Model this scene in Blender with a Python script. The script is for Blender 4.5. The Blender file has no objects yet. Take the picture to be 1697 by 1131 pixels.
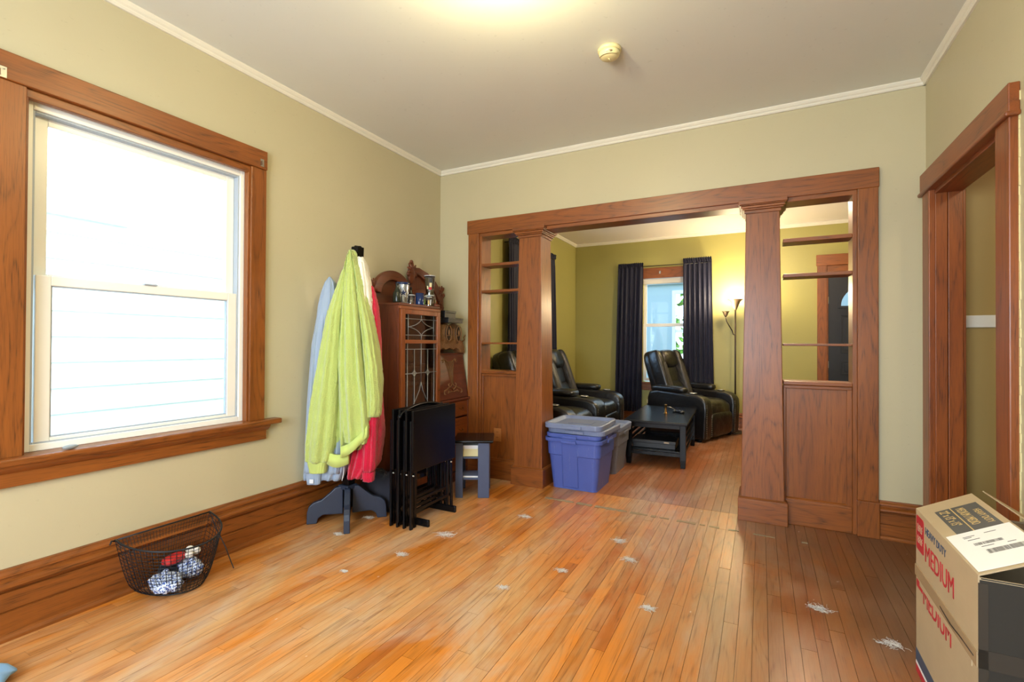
import bpy, bmesh, math, random
from mathutils import Vector, Matrix, Euler
R = math.radians
PI = math.pi
random.seed(7)
S = bpy.context.scene
COL = S.collection

# ------------------------------------------------------------------ camera
cam_d = bpy.data.cameras.new('camera'); cam = bpy.data.objects.new('camera', cam_d); COL.objects.link(cam)
YAW, PIT, ROL = 0.4779, 0.0082, 0.005
fw = Vector((-math.sin(YAW)*math.cos(PIT), math.cos(YAW)*math.cos(PIT), math.sin(PIT)))
rt = Vector((math.cos(YAW), math.sin(YAW), 0)); up = rt.cross(fw)
r2 = rt*math.cos(ROL)+up*math.sin(ROL); u2 = -rt*math.sin(ROL)+up*math.cos(ROL)
m4 = Matrix(((r2.x,u2.x,-fw.x,0),(r2.y,u2.y,-fw.y,0),(r2.z,u2.z,-fw.z,1.21),(0,0,0,1)))
cam.matrix_world = m4
cam_d.sensor_width = 36; cam_d.lens = 797.54/1697*36
cam_d.shift_x = (848.5-847.71)/1697; cam_d.shift_y = (562.64-565.5)/1697
cam_d.clip_start = 0.05; cam_d.clip_end = 100
S.camera = cam

# ------------------------------------------------------------------ world + exposure
S.view_settings.view_transform = 'Standard'; S.view_settings.look = 'None'
S.view_settings.gamma = 1; S.view_settings.use_curve_mapping = False
S.view_settings.exposure = 0.35
w = bpy.data.worlds.new('World'); S.world = w; w.use_nodes = True
w.node_tree.nodes['Background'].inputs[0].default_value = (0.72, 0.88, 1.0, 1)
w.node_tree.nodes['Background'].inputs[1].default_value = 3.4

# ------------------------------------------------------------------ lights
def area(name, loc, rot, sx, sy, power, col, spread=180):
    d = bpy.data.lights.new(name, 'AREA'); d.shape = 'RECTANGLE'; d.size = sx; d.size_y = sy
    d.energy = power; d.color = col; d.spread = R(spread)
    o = bpy.data.objects.new(name, d); COL.objects.link(o); o.location = loc; o.rotation_euler = rot
    return o
def point(name, loc, power, col, rad=0.05):
    d = bpy.data.lights.new(name, 'POINT'); d.energy = power; d.color = col; d.shadow_soft_size = rad
    o = bpy.data.objects.new(name, d); COL.objects.link(o); o.location = loc; return o
DAY = (0.56, 0.77, 1.0)
WARM = (1.0, 0.74, 0.42)
# daylight in or outside the windows, plus an added fill behind the camera
area('sky_over_alley', (-3.75, 1.33, 3.25), (0, R(-38), 0), 1.1, 2.6, 330, DAY)
sun_d = bpy.data.lights.new('sun', 'SUN'); sun_d.energy = 2.6; sun_d.angle = R(6); sun_d.color = (1.0, 0.98, 0.95)
sun = bpy.data.objects.new('sun', sun_d); COL.objects.link(sun); sun.rotation_euler = (0, R(33), 0)
area('daylight_side', (-2.90, 5.85, 1.45), (0, R(-90), 0), 1.4, 0.9, 36, (0.40, 0.64, 1.0))
area('sky_over_porch', (-1.30, 8.55, 2.95), (R(-50), 0, 0), 1.6, 0.8, 60, DAY)
area('fill_rear', (-0.9, -1.62, 1.55), (R(84), 0, 0), 1.9, 1.5, 120, (0.80, 0.89, 1.0))  # unseen fill light added behind the camera to brighten the near room
# ceiling lamp of the near room, lamps of the far room and the hall
point('ceiling_bulb', (-0.93, 1.66, 2.66), 32, (1.0, 0.83, 0.44), 0.06)
point('torch_bulb', (-0.31, 7.28, 1.86), 52, (1.0, 0.80, 0.50), 0.05)
point('reading_bulb', (-0.44, 7.20, 1.68), 12, (1.0, 0.78, 0.48), 0.03)
point('far_ceiling_bulb', (0.2, 5.3, 2.62), 82, (1.0, 0.80, 0.58), 0.10)
point('hall_bulb', (1.6, 2.2, 2.5), 12, (1.0, 0.76, 0.44), 0.08)

# ------------------------------------------------------------------ materials
def srgb(r, g, b):
    f = lambda c: ((c/255+0.055)/1.055)**2.4 if c/255 > 0.04045 else c/255/12.92
    return (f(r), f(g), f(b), 1)
class NT:
    def __init__(s, name):
        s.m = bpy.data.materials.new(name); s.m.use_nodes = True
        s.t = s.m.node_tree; s.b = s.t.nodes['Principled BSDF']
        s.out = s.t.nodes['Material Output']
    def n(s, typ, **kw):
        x = s.t.nodes.new(typ)
        for k, v in kw.items():
            if k.startswith('i_'):
                key = k[2:]; key = int(key) if key.isdigit() else key.replace('_', ' ')
                x.inputs[key].default_value = v
            else: setattr(x, k, v)
        return x
    def l(s, a, b): s.t.links.new(a, b)
    def math(s, op, a, b=None, c=None):
        x = s.t.nodes.new('ShaderNodeMath'); x.operation = op
        for i, v in enumerate((a, b, c)):
            if v is None: continue
            if isinstance(v, (int, float)): x.inputs[i].default_value = v
            else: s.l(v, x.inputs[i])
        return x.outputs[0]
    def ramp(s, fac, pts):
        x = s.t.nodes.new('ShaderNodeValToRGB'); s.l(fac, x.inputs[0])
        e = x.color_ramp.elements
        while len(e) < len(pts): e.new(0.5)
        for q, (p, c) in zip(e, pts): q.position = p; q.color = c if len(c) == 4 else (*c, 1)
        return x.outputs[0]
    def mix(s, fac, a, b, mode='MIX'):
        x = s.t.nodes.new('ShaderNodeMix'); x.data_type = 'RGBA'; x.blend_type = mode
        for i, v in ((0, fac), (6, a), (7, b)):
            if isinstance(v, (int, float)): x.inputs[i].default_value = v
            elif isinstance(v, tuple): x.inputs[i].default_value = v
            else: s.l(v, x.inputs[i])
        return x.outputs[2]
    def pos(s, scale=(1,1,1), offset=None):
        g = s.n('ShaderNodeNewGeometry'); v = g.outputs['Position']
        mp = s.n('ShaderNodeMapping'); mp.inputs['Scale'].default_value = scale
        s.l(v, mp.inputs[0])
        if offset is not None:
            cx = s.n('ShaderNodeCombineXYZ'); 
            for i in range(3): s.l(offset, cx.inputs[i])
            s.l(cx.outputs[0], mp.inputs['Location'])
        return mp.outputs[0]
    def noise(s, vec, scale, detail=3, rough=0.5, dist=0):
        x = s.n('ShaderNodeTexNoise'); s.l(vec, x.inputs['Vector'])
        x.inputs['Scale'].default_value = scale; x.inputs['Detail'].default_value = detail
        x.inputs['Roughness'].default_value = rough; x.inputs['Distortion'].default_value = dist
        return x.outputs['Fac']
    def bump(s, h, strength, dist=0.01):
        x = s.n('ShaderNodeBump'); s.l(h, x.inputs['Height']); x.inputs['Strength'].default_value = strength
        x.inputs['Distance'].default_value = dist; s.l(x.outputs[0], s.b.inputs['Normal']); return x
    def set(s, col=None, rough=None, spec=None, metal=None, **kw):
        if col is not None:
            if isinstance(col, tuple): s.b.inputs['Base Color'].default_value = col
            else: s.l(col, s.b.inputs['Base Color'])
        if rough is not None:
            if isinstance(rough, (int, float)): s.b.inputs['Roughness'].default_value = rough
            else: s.l(rough, s.b.inputs['Roughness'])
        if spec is not None: s.b.inputs['Specular IOR Level'].default_value = spec
        if metal is not None: s.b.inputs['Metallic'].default_value = metal
        for k, v in kw.items(): s.b.inputs[k.replace('_', ' ')].default_value = v
        return s

def plain(name, col, rough=0.5, spec=0.5, metal=0, bump=None, mott=0.0, **kw):
    s = NT(name); c = col
    if mott:
        nz = s.noise(s.pos(), 14, 4, 0.6)
        c = s.mix(nz, tuple(x*(1-mott) for x in col[:3])+(1,), tuple(min(1, x*(1+mott)) for x in col[:3])+(1,))
    s.set(c, rough, spec, metal, **kw)
    if bump: s.bump(s.noise(s.pos(), bump[0], 3), bump[1], bump[2])
    return s.m

def oak(name, axis, dark, mid, light, rough=0.38, rings=9.0, coat=0.08):
    """stained oak: contour-like cathedral grain and fine dark pores along one axis"""
    s = NT(name)
    inf = s.n('ShaderNodeObjectInfo'); isl = s.n('ShaderNodeNewGeometry')
    off = s.math('MULTIPLY', s.math('ADD', inf.outputs['Random'], isl.outputs['Random Per Island']), 37.0)
    sc = [6.5]*3; sc[axis] = 0.8
    v = s.pos(tuple(sc), off)
    n1 = s.noise(v, 1.0, 1, 0.4, 0.2)
    ring = s.math('PINGPONG', s.math('MULTIPLY', n1, rings*1.6), 0.5)
    ring = s.math('MULTIPLY', ring, 2.0)
    sp = [260.0]*3; sp[axis] = 9.0
    pores = s.noise(s.pos(tuple(sp), off), 1.0, 2, 0.6)
    sb = [9.0]*3; sb[axis] = 1.2
    broad = s.noise(s.pos(tuple(sb), off), 1.0, 3, 0.6)
    base = s.ramp(broad, [(0.25, mid), (0.75, light)])
    rc = s.ramp(ring, [(0.0, (0.8,0.8,0.8)), (0.22, (0.3,0.3,0.3)), (0.6, (0,0,0))])
    pr = s.ramp(pores, [(0.50, (0,0,0)), (0.62, (1,1,1))])
    amt = s.math('MULTIPLY', s.math('ADD', s.math('MULTIPLY', rc, 0.55), 0.25), pr)
    amt = s.math('ADD', amt, s.math('MULTIPLY', rc, 0.34))
    amt = s.math('MINIMUM', s.math('MULTIPLY', amt, 0.8), 1.0)
    c = s.mix(amt, base, dark)
    s.set(c, rough, 0.5); s.b.inputs['Coat Weight'].default_value = coat; s.b.inputs['Coat Roughness'].default_value = 0.22
    s.bump(amt, 0.12, 0.002)
    return s.m

OD, OM, OL = srgb(50,25,8), srgb(122,66,23), srgb(150,85,31)
M = {}
for i, ax in enumerate('xyz'):
    M['oak_'+ax] = oak('oak_'+ax, i, OD, OM, OL)
    M['cab_'+ax] = oak('cab_'+ax, i, srgb(46,20,11), srgb(92,44,24), srgb(122,62,34), rings=6)
    M['door_oak_'+ax] = oak('door_oak_'+ax, i, srgb(58,27,8), srgb(124,62,22), srgb(150,80,29), rings=5)

def paint(name, col, scuff=0.06):
    s = NT(name)
    n = s.noise(s.pos(), 1.7, 4, 0.55); n2 = s.noise(s.pos(), 26, 3, 0.6)
    c = s.mix(n, tuple(x*(1-scuff) for x in col[:3])+(1,), tuple(x*(1+scuff) for x in col[:3])+(1,))
    spot = s.ramp(s.noise(s.pos((1,1,2.2)), 34, 2, 0.5), [(0.70, (0,0,0)), (0.76, (1,1,1))])
    c = s.mix(s.math('MULTIPLY', spot, 0.22), c, tuple(x*0.62 for x in col[:3])+(1,))
    s.set(c, 0.42, 0.4); s.bump(n2, 0.10, 0.004); return s.m
M['wall'] = paint('wall_paint', srgb(190,181,148))
M['wall_far'] = paint('wall_paint_far', srgb(164,158,90))
M['wall_hall'] = paint('wall_paint_hall', srgb(168,142,84))
M['ceiling'] = paint('ceiling_paint', srgb(222,224,216), 0.03)
M['ceiling_far'] = paint('ceiling_paint_far', srgb(232,224,218), 0.03)
M['trim_white'] = plain('trim_white', srgb(226,222,206), 0.35, mott=0.03)
M['vinyl'] = plain('vinyl', srgb(244,243,232), 0.3)
M['vinyl_grey'] = plain('vinyl_grey', srgb(170,180,190), 0.4)
M['siding'] = plain('siding', srgb(232,240,244), 0.6, mott=0.02)
M['siding_trim'] = plain('siding_trim', srgb(226,230,232), 0.5)

def glass(name, tint=(0.95,0.98,1,1), refl=0.08):
    s = NT(name); t = s.n('ShaderNodeBsdfTransparent'); t.inputs[0].default_value = tint
    g = s.n('ShaderNodeBsdfGlossy'); g.inputs['Roughness'].default_value = 0.03
    lw = s.n('ShaderNodeLayerWeight'); lw.inputs[0].default_value = 0.35
    fac = s.math('ADD', s.math('MULTIPLY', lw.outputs['Fresnel'], 0.8), refl*0.3)
    mx = s.n('ShaderNodeMixShader'); s.l(fac, mx.inputs[0]); s.l(t.outputs[0], mx.inputs[1]); s.l(g.outputs[0], mx.inputs[2])
    s.l(mx.outputs[0], s.out.inputs[0]); return s.m
M['glass'] = glass('window_glass')
M['cab_glass'] = glass('cabinet_glass', (0.80,0.82,0.78,1), 0.25)
M['clear_plastic'] = glass('clear_plastic', (0.96,0.965,0.97,1), 0.7)
M['black_wood'] = plain('black_wood', srgb(10,10,12), 0.24, 0.25, mott=0.3, bump=(60,0.15,0.002))
M['navy_wood'] = plain('navy_wood', srgb(40,50,68), 0.42, mott=0.22, bump=(60,0.15,0.002))
M['stool_blue'] = plain('stool_blue', srgb(66,76,104), 0.5, mott=0.15)
M['black_plastic'] = plain('black_plastic', srgb(24,24,26), 0.4)
M['metal'] = plain('metal', srgb(190,190,180), 0.3, metal=1)
M['brass'] = plain('brass', srgb(120,88,44), 0.35, metal=1)
M['wire'] = plain('wire', srgb(34,36,40), 0.42, metal=0.5)
M['lead'] = plain('lead', srgb(150,152,150), 0.4, metal=0.7)
M['outlet'] = plain('outlet', srgb(168,106,52), 0.4)
M['ivory'] = plain('ivory', srgb(224,212,160), 0.4)
M['dark_hole'] = plain('dark_hole', srgb(22,18,14), 0.9)

def leather():
    s = NT('black_leather')
    v = s.n('ShaderNodeTexVoronoi'); s.l(s.pos(), v.inputs['Vector']); v.inputs['Scale'].default_value = 130
    n = s.noise(s.pos(), 7, 3, 0.55)
    h = s.math('ADD', s.math('MULTIPLY', v.outputs['Distance'], 0.3), s.math('MULTIPLY', n, 5.0))
    c = s.mix(s.noise(s.pos(), 5, 3), srgb(12,12,13), srgb(26,25,25))
    s.set(c, 0.30, 0.6); s.bump(h, 0.35, 0.006); return s.m
M['leather'] = leather()
def quilt():
    s = NT('quilted_leather')
    c = s.n('ShaderNodeTexChecker'); tc = s.n('ShaderNodeTexCoord'); mp = s.n('ShaderNodeMapping')
    s.l(tc.outputs['Object'], mp.inputs[0]); mp.inputs['Rotation'].default_value = (R(45), R(20), R(45)); s.l(mp.outputs[0], c.inputs['Vector'])
    c.inputs['Scale'].default_value = 95; c.inputs[1].default_value = srgb(26,25,26); c.inputs[2].default_value = srgb(74,70,64)
    s.set(c.outputs[0], 0.4, 0.5); s.bump(c.outputs['Fac'], 0.5, 0.004); return s.m
M['quilt'] = quilt()
M['thread'] = plain('thread', srgb(150,140,125), 0.7)

def cloth(name, col, rough=0.85, scale=500, strength=0.4, mott=0.10, sheen=0.2, dist=0.003):
    s = NT(name); nz = s.noise(s.pos(), 10, 4, 0.6); nf = s.noise(s.pos(), scale, 2, 0.6)
    c = s.mix(nz, tuple(x*(1-mott) for x in col[:3])+(1,), tuple(min(1, x*(1+mott)) for x in col[:3])+(1,))
    c = s.mix(s.math('MULTIPLY', nf, 0.35), c, tuple(min(1, x*1.35) for x in col[:3])+(1,))
    s.set(c, rough, 0.2); s.b.inputs['Sheen Weight'].default_value = sheen
    s.bump(nf, strength, dist); return s.m
M['fleece_green'] = cloth('fleece_green', srgb(180,196,108), scale=170, strength=0.9, sheen=0.5, dist=0.008, mott=0.12)
M['rib_green'] = cloth('rib_green', srgb(186,202,112), scale=300, strength=0.4)
M['grey_knit'] = cloth('grey_knit', srgb(150,166,186), scale=420, strength=0.4)
M['white_fleece'] = cloth('white_fleece', srgb(232,228,212), scale=200, strength=0.7, sheen=0.4)
M['red_fleece'] = cloth('red_fleece', srgb(196,16,56), scale=170, strength=0.9, sheen=0.3, dist=0.006)
M['curtain'] = cloth('curtain', srgb(30,31,48), 0.5, 700, 0.15, 0.08, 0.1)
M['blue_cloth'] = cloth('blue_cloth', srgb(120,160,200), 0.9)
M['dark_bag'] = cloth('dark_bag', srgb(44,44,52), 0.9, 250, 0.8)

def tote(name, col):
    s = NT(name); n = s.noise(s.pos(), 6, 4, 0.6)
    sc = s.noise(s.pos((60,60,6)), 1, 3, 0.6)
    c = s.mix(s.math('MULTIPLY', n, 0.5), col, tuple(min(1, x*1.5) for x in col[:3])+(1,))
    c = s.mix(s.ramp(sc, [(0.66,(0,0,0)),(0.8,(0.4,0.4,0.4))]), c, srgb(190,195,205))
    s.set(c, 0.38, 0.5); s.bump(n, 0.1, 0.004); return s.m
M['tote_blue'] = tote('tote_blue', srgb(70,88,160))
M['tote_lid'] = tote('tote_lid', srgb(112,124,154))
M['tote_grey'] = tote('tote_grey', srgb(104,108,120))

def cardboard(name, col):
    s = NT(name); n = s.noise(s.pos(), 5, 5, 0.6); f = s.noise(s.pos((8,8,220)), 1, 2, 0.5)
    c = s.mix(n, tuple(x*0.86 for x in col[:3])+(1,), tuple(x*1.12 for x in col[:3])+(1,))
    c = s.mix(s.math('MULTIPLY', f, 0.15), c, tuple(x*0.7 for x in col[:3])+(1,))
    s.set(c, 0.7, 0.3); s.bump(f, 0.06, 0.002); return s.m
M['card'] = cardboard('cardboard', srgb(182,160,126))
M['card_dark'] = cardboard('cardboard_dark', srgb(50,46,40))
M['tape'] = plain('tape', srgb(166,142,108), 0.25)
M['tape_dark'] = plain('tape_dark', srgb(62,57,50), 0.22)
M['paper'] = plain('paper', srgb(232,230,226), 0.6, mott=0.02)
M['ink'] = plain('ink', srgb(52,54,58), 0.6)
M['ink_red'] = plain('ink_red', srgb(180,34,44), 0.6)
M['ink_gold'] = plain('ink_gold', srgb(196,166,104), 0.6)
M['ink_slate'] = plain('ink_slate', srgb(58,62,64), 0.6)
M['ink_navy'] = plain('ink_navy', srgb(60,72,92), 0.6)
M['fluff'] = plain('fluff', srgb(224,218,210), 0.95, 0.1)
M['bottle'] = plain('bottle', srgb(30,36,24), 0.25)
M['steel'] = plain('steel', srgb(170,176,186), 0.22, metal=0.85)
M['mug_blue'] = plain('mug_blue', srgb(22,42,84), 0.2)
M['star_blue'] = plain('star_blue', srgb(18,40,92), 0.4)
M['star_white'] = plain('star_white', srgb(220,224,228), 0.4)
M['carved'] = plain('carved', srgb(128,90,52), 0.5, mott=0.3, bump=(90,0.9,0.01))
M['carved_dark'] = plain('carved_dark', srgb(44,28,18), 0.6, mott=0.2)
M['mirror'] = plain('mirror', srgb(220,225,222), 0.03, metal=1)
M['stone'] = plain('stone', srgb(140,146,146), 0.5, mott=0.15)
M['red_plastic'] = plain('red_plastic', srgb(196,40,40), 0.4)
M['blue_print'] = None
def stripes(name, a, b, sc):
    s = NT(name); v = s.n('ShaderNodeTexVoronoi'); s.l(s.pos(), v.inputs['Vector']); v.inputs['Scale'].default_value = sc
    s.set(s.ramp(v.outputs['Distance'], [(0.42, a), (0.5, b)]), 0.85, 0.2); return s.m
M['blue_print'] = stripes('blue_print_cloth', srgb(60,84,150), srgb(205,215,232), 120)
M['black_cloth'] = cloth('black_cloth', srgb(26,26,34), 0.9)
M['front_door'] = plain('front_door', srgb(32,36,46), 0.4, mott=0.05)
M['porch'] = plain('porch', srgb(150,176,196), 0.7)
M['porch_trim'] = plain('porch_trim', srgb(206,216,224), 0.6)
M['foliage'] = stripes('foliage', srgb(110,160,60), srgb(60,110,40), 16)
M['grass'] = plain('grass', srgb(90,120,60), 0.95, mott=0.3)
M['concrete'] = plain('concrete', srgb(150,150,146), 0.9, mott=0.1)
def emis(name, col, st):
    s = NT(name); s.set(col, 0.4); s.b.inputs['Emission Color'].default_value = col; s.b.inputs['Emission Strength'].default_value = st; return s.m
M['bulb'] = emis('bulb', (1,0.86,0.6,1), 22)
M['lamp_glass'] = emis('lamp_glass', (1,0.86,0.6,1), 3)
M['bronze'] = plain('bronze', srgb(60,50,44), 0.35, metal=0.6)
M['cup_metal'] = plain('cup_metal', srgb(150,130,104), 0.4, metal=0.5)

def floor_mat(name, pale, honey, brown, wear):
    s = NT(name)
    inf = s.n('ShaderNodeObjectInfo'); g = s.n('ShaderNodeNewGeometry')
    rnd = s.math('FRACT', s.math('ADD', s.math('MULTIPLY', inf.outputs['Random'], 7.13), s.math('MULTIPLY', g.outputs['Random Per Island'], 5.37)))
    off = s.math('MULTIPLY', rnd, 53.0)
    n1 = s.noise(s.pos((7, 0.7, 1), off), 1, 2, 0.45, 0.3)
    ring = s.math('MULTIPLY', s.math('PINGPONG', s.math('MULTIPLY', n1, 10.0), 0.5), 2.0)
    rc = s.ramp(ring, [(0.0, (1,1,1)), (0.25, (0.3,0.3,0.3)), (0.5, (0,0,0))])
    pores = s.ramp(s.noise(s.pos((190, 5, 1), off), 1, 2, 0.6), [(0.5, (0,0,0)), (0.66, (1,1,1))])
    tone = s.ramp(rnd, [(0.0, brown), (0.3, honey), (0.75, tuple(min(1,x*1.25) for x in honey[:3])+(1,)), (1.0, tuple(x*0.8 for x in honey[:3])+(1,))])
    # worn finish: patches where the honey varnish is rubbed to pale wood
    wn = s.noise(s.pos((2.1, 0.8, 1)), 1.0, 5, 0.65, 0.4)
    wn2 = s.noise(s.pos((14, 3, 1)), 1.0, 4, 0.7)
    wv = s.math('ADD', s.math('MULTIPLY', wn, 0.7), s.math('MULTIPLY', wn2, 0.3))
    wm = s.ramp(wv, [(0.42, (0,0,0)), (0.60, (1,1,1))])
    c = s.mix(s.math('MULTIPLY', wm, wear), tone, pale)
    gw = s.ramp(s.noise(s.pos((1.6, 0.7, 1), None), 1.3, 5, 0.7, 0.6), [(0.50, (0,0,0)), (0.66, (1,1,1))])
    c = s.mix(s.math('MULTIPLY', gw, 0.55), c, srgb(190,172,148))
    # old dark traffic grime, with some shade put into the colour, towards the right-hand wall
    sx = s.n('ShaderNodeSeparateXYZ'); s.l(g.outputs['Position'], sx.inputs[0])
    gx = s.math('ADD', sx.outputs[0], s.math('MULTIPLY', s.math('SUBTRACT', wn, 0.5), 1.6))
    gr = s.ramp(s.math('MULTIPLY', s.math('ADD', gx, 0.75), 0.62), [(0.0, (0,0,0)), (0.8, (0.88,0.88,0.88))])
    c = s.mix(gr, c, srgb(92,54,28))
    amt = s.math('MINIMUM', s.math('ADD', s.math('MULTIPLY', rc, 0.20), s.math('MULTIPLY', pores, s.math('ADD', s.math('MULTIPLY', rc, 0.35), 0.16))), 1.0)
    c = s.mix(amt, c, tuple(x*0.28 for x in brown[:3])+(1,))
    dots = s.ramp(s.noise(s.pos((30, 18, 1)), 1, 2, 0.5), [(0.74, (0,0,0)), (0.78, (1,1,1))])
    c = s.mix(s.math('MULTIPLY', dots, 0.5), c, srgb(225,215,205))
    rr = s.math('ADD', 0.16, s.math('MULTIPLY', wv, 0.34))
    s.set(c, rr, 0.5); s.bump(amt, 0.15, 0.002); return s.m
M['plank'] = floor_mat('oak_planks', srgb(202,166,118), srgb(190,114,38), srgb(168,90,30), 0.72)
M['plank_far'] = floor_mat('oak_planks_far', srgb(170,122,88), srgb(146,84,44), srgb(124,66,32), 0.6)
M['gap'] = plain('gap', srgb(40,22,12), 0.9)

# ------------------------------------------------------------------ mesh helpers
class MB:
    def __init__(s): s.v = []; s.f = []; s.sm = []; s.M = Matrix.Identity(4)
    def add(s, vs, fs, smooth=False):
        b = len(s.v); s.v += [tuple(s.M @ Vector(p)) for p in vs]
        s.f += [tuple(b+i for i in f) for f in fs]; s.sm += [smooth]*len(fs); return s
    def box(s, x0, x1, y0, y1, z0, z1):
        vs = [(x,y,z) for z in (z0,z1) for y in (y0,y1) for x in (x0,x1)]
        return s.add(vs, [(0,2,3,1),(4,5,7,6),(0,1,5,4),(2,6,7,3),(0,4,6,2),(1,3,7,5)])
    def bar(s, a, b, w, h, upv=(0,0,1)):
        """box along a->b, width w, height h"""
        a = Vector(a); b = Vector(b); d = (b-a).normalized(); u = Vector(upv)
        sd = d.cross(u).normalized() if abs(d.dot(u)) < 0.999 else d.cross(Vector((1,0,0))).normalized()
        u = sd.cross(d).normalized(); vs = []
        for p in (a, b):
            for i, j in ((-1,-1),(1,-1),(1,1),(-1,1)): vs.append(p+sd*(i*w/2)+u*(j*h/2))
        return s.add(vs, [(3,2,1,0),(4,5,6,7),(0,1,5,4),(1,2,6,5),(2,3,7,6),(3,0,4,7)])
    def prism(s, poly, fn, a, b, smooth=False):
        """poly list of 2-D points, fn(p,t)->3-D, extruded t=a..b"""
        n = len(poly); vs = [fn(p, a) for p in poly]+[fn(p, b) for p in poly]
        fs = [tuple(range(n-1,-1,-1)), tuple(range(n,2*n))]+[(i,(i+1)%n,n+(i+1)%n,n+i) for i in range(n)]
        return s.add(vs, fs, smooth)
    def rings(s, rings, caps=True, smooth=True, closed=False):
        n = len(rings[0]); vs = [p for r in rings for p in r]; fs = []
        m = len(rings)
        for i in range(m if closed else m-1):
            j = (i+1) % m
            for k in range(n): fs.append((i*n+k, i*n+(k+1)%n, j*n+(k+1)%n, j*n+k))
        if caps and not closed: fs += [tuple(range(n-1,-1,-1)), tuple((m-1)*n+k for k in range(n))]
        return s.add(vs, fs, smooth)
    def tube(s, pts, r, n=8, closed=False, caps=True):
        pts = [Vector(p) for p in pts]; m = len(pts); out = []; prev = None
        for i, p in enumerate(pts):
            if closed: t = pts[(i+1)%m]-pts[i-1]
            else: t = pts[min(i+1,m-1)]-pts[max(i-1,0)]
            t = t.normalized() if t.length > 1e-9 else Vector((0,0,1))
            if prev is None:
                a = Vector((0,0,1)) if abs(t.z) < 0.9 else Vector((1,0,0)); sd = t.cross(a).normalized()
            else:
                sd = prev - t*prev.dot(t); sd = sd.normalized() if sd.length > 1e-6 else t.orthogonal().normalized()
            prev = sd; u = sd.cross(t); rr = r[i] if isinstance(r, (list,tuple)) else r
            out.append([p+(sd*math.cos(2*PI*k/n)+u*math.sin(2*PI*k/n))*rr for k in range(n)])
        return s.rings(out, caps, True, closed)
    def lathe(s, c, prof, n=24, caps=True, ax=None):
        c = Vector(c); q = ax or Matrix.Identity(3)
        return s.rings([[c+q@Vector((r*math.cos(2*PI*k/n), r*math.sin(2*PI*k/n), z)) for k in range(n)] for r, z in prof], caps)
    def sell(s, c, h, e1=0.5, e2=0.5, rot=None, n=20, m=12):
        """super-ellipsoid cushion"""
        c = Vector(c); q = rot or Matrix.Identity(3); f = lambda v, e: math.copysign(abs(v)**e, v); rg = []
        for i in range(m+1):
            a = -PI/2+PI*i/m; a = max(-PI/2+0.02, min(PI/2-0.02, a))
            rg.append([c+q@Vector((h[0]*f(math.cos(a),e1)*f(math.cos(2*PI*k/n),e2), h[1]*f(math.cos(a),e1)*f(math.sin(2*PI*k/n),e2), h[2]*f(math.sin(a),e1))) for k in range(n)])
        return s.rings(rg)
    def build(s, name, mat, parent=None, bevel=0, seg=2, smooth=None, label=None, sub=0):
        me = bpy.data.meshes.new(name); me.from_pydata(s.v, [], s.f)
        for p, q in zip(me.polygons, s.sm): p.use_smooth = q if smooth is None else smooth
        me.validate(); me.update()
        bm = bmesh.new(); bm.from_mesh(me); bmesh.ops.recalc_face_normals(bm, faces=bm.faces); bm.to_mesh(me); bm.free()
        if isinstance(mat, str): mat = M[mat]
        me.materials.append(mat)
        o = bpy.data.objects.new(name, me); COL.objects.link(o)
        if parent: o.parent = parent
        if bevel:
            b = o.modifiers.new('bevel', 'BEVEL'); b.width = bevel; b.segments = seg; b.limit_method = 'ANGLE'; b.angle_limit = R(35)
        if sub:
            b = o.modifiers.new('subd', 'SUBSURF'); b.levels = sub; b.render_levels = sub
        if label: o['label'] = label
        return o
def empty(name, loc=(0,0,0), rz=0, label=None, cat=None, group=None, kind=None):
    o = bpy.data.objects.new(name, None); COL.objects.link(o); o.location = loc; o.rotation_euler = (0,0,rz)
    o.empty_display_size = 0.1
    return tag(o, label, cat, group, kind)
def tag(o, label=None, cat=None, group=None, kind=None):
    if label: o['label'] = label
    if cat: o['category'] = cat
    if group: o['group'] = group
    if kind: o['kind'] = kind
    return o
def box(name, mat, x0, x1, y0, y1, z0, z1, parent=None, bevel=0, **kw):
    return MB().box(x0,x1,y0,y1,z0,z1).build(name, mat, parent, bevel, **kw)
def struct(o): o['kind'] = 'structure'; return o
def text(txt, size, mat, parent, mtx, name='lettering', depth=0.0006, align='LEFT', shear=0, sx=1.0):
    c = bpy.data.curves.new(name, 'FONT'); c.body = txt; c.size = size; c.extrude = depth; c.align_x = align; c.resolution_u = 3; c.shear = shear
    t = bpy.data.objects.new('tmp', c); COL.objects.link(t)
    dg = bpy.context.evaluated_depsgraph_get(); me = bpy.data.meshes.new_from_object(t.evaluated_get(dg))
    bpy.data.objects.remove(t)
    me.transform(mtx @ Matrix.Diagonal((sx,1,1,1))); me.materials.clear(); me.materials.append(M[mat])
    o = bpy.data.objects.new(name, me); COL.objects.link(o); o.parent = parent; return o

# ------------------------------------------------------------------ room dimensions (metres)
XL, XR, YB, ZC = -2.72, 0.894, 3.76, 2.84
YF, YR = 7.55, -1.55          # far wall of the front room, rear wall behind the camera
XH = 2.25                     # outer wall of the hall / front room

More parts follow.
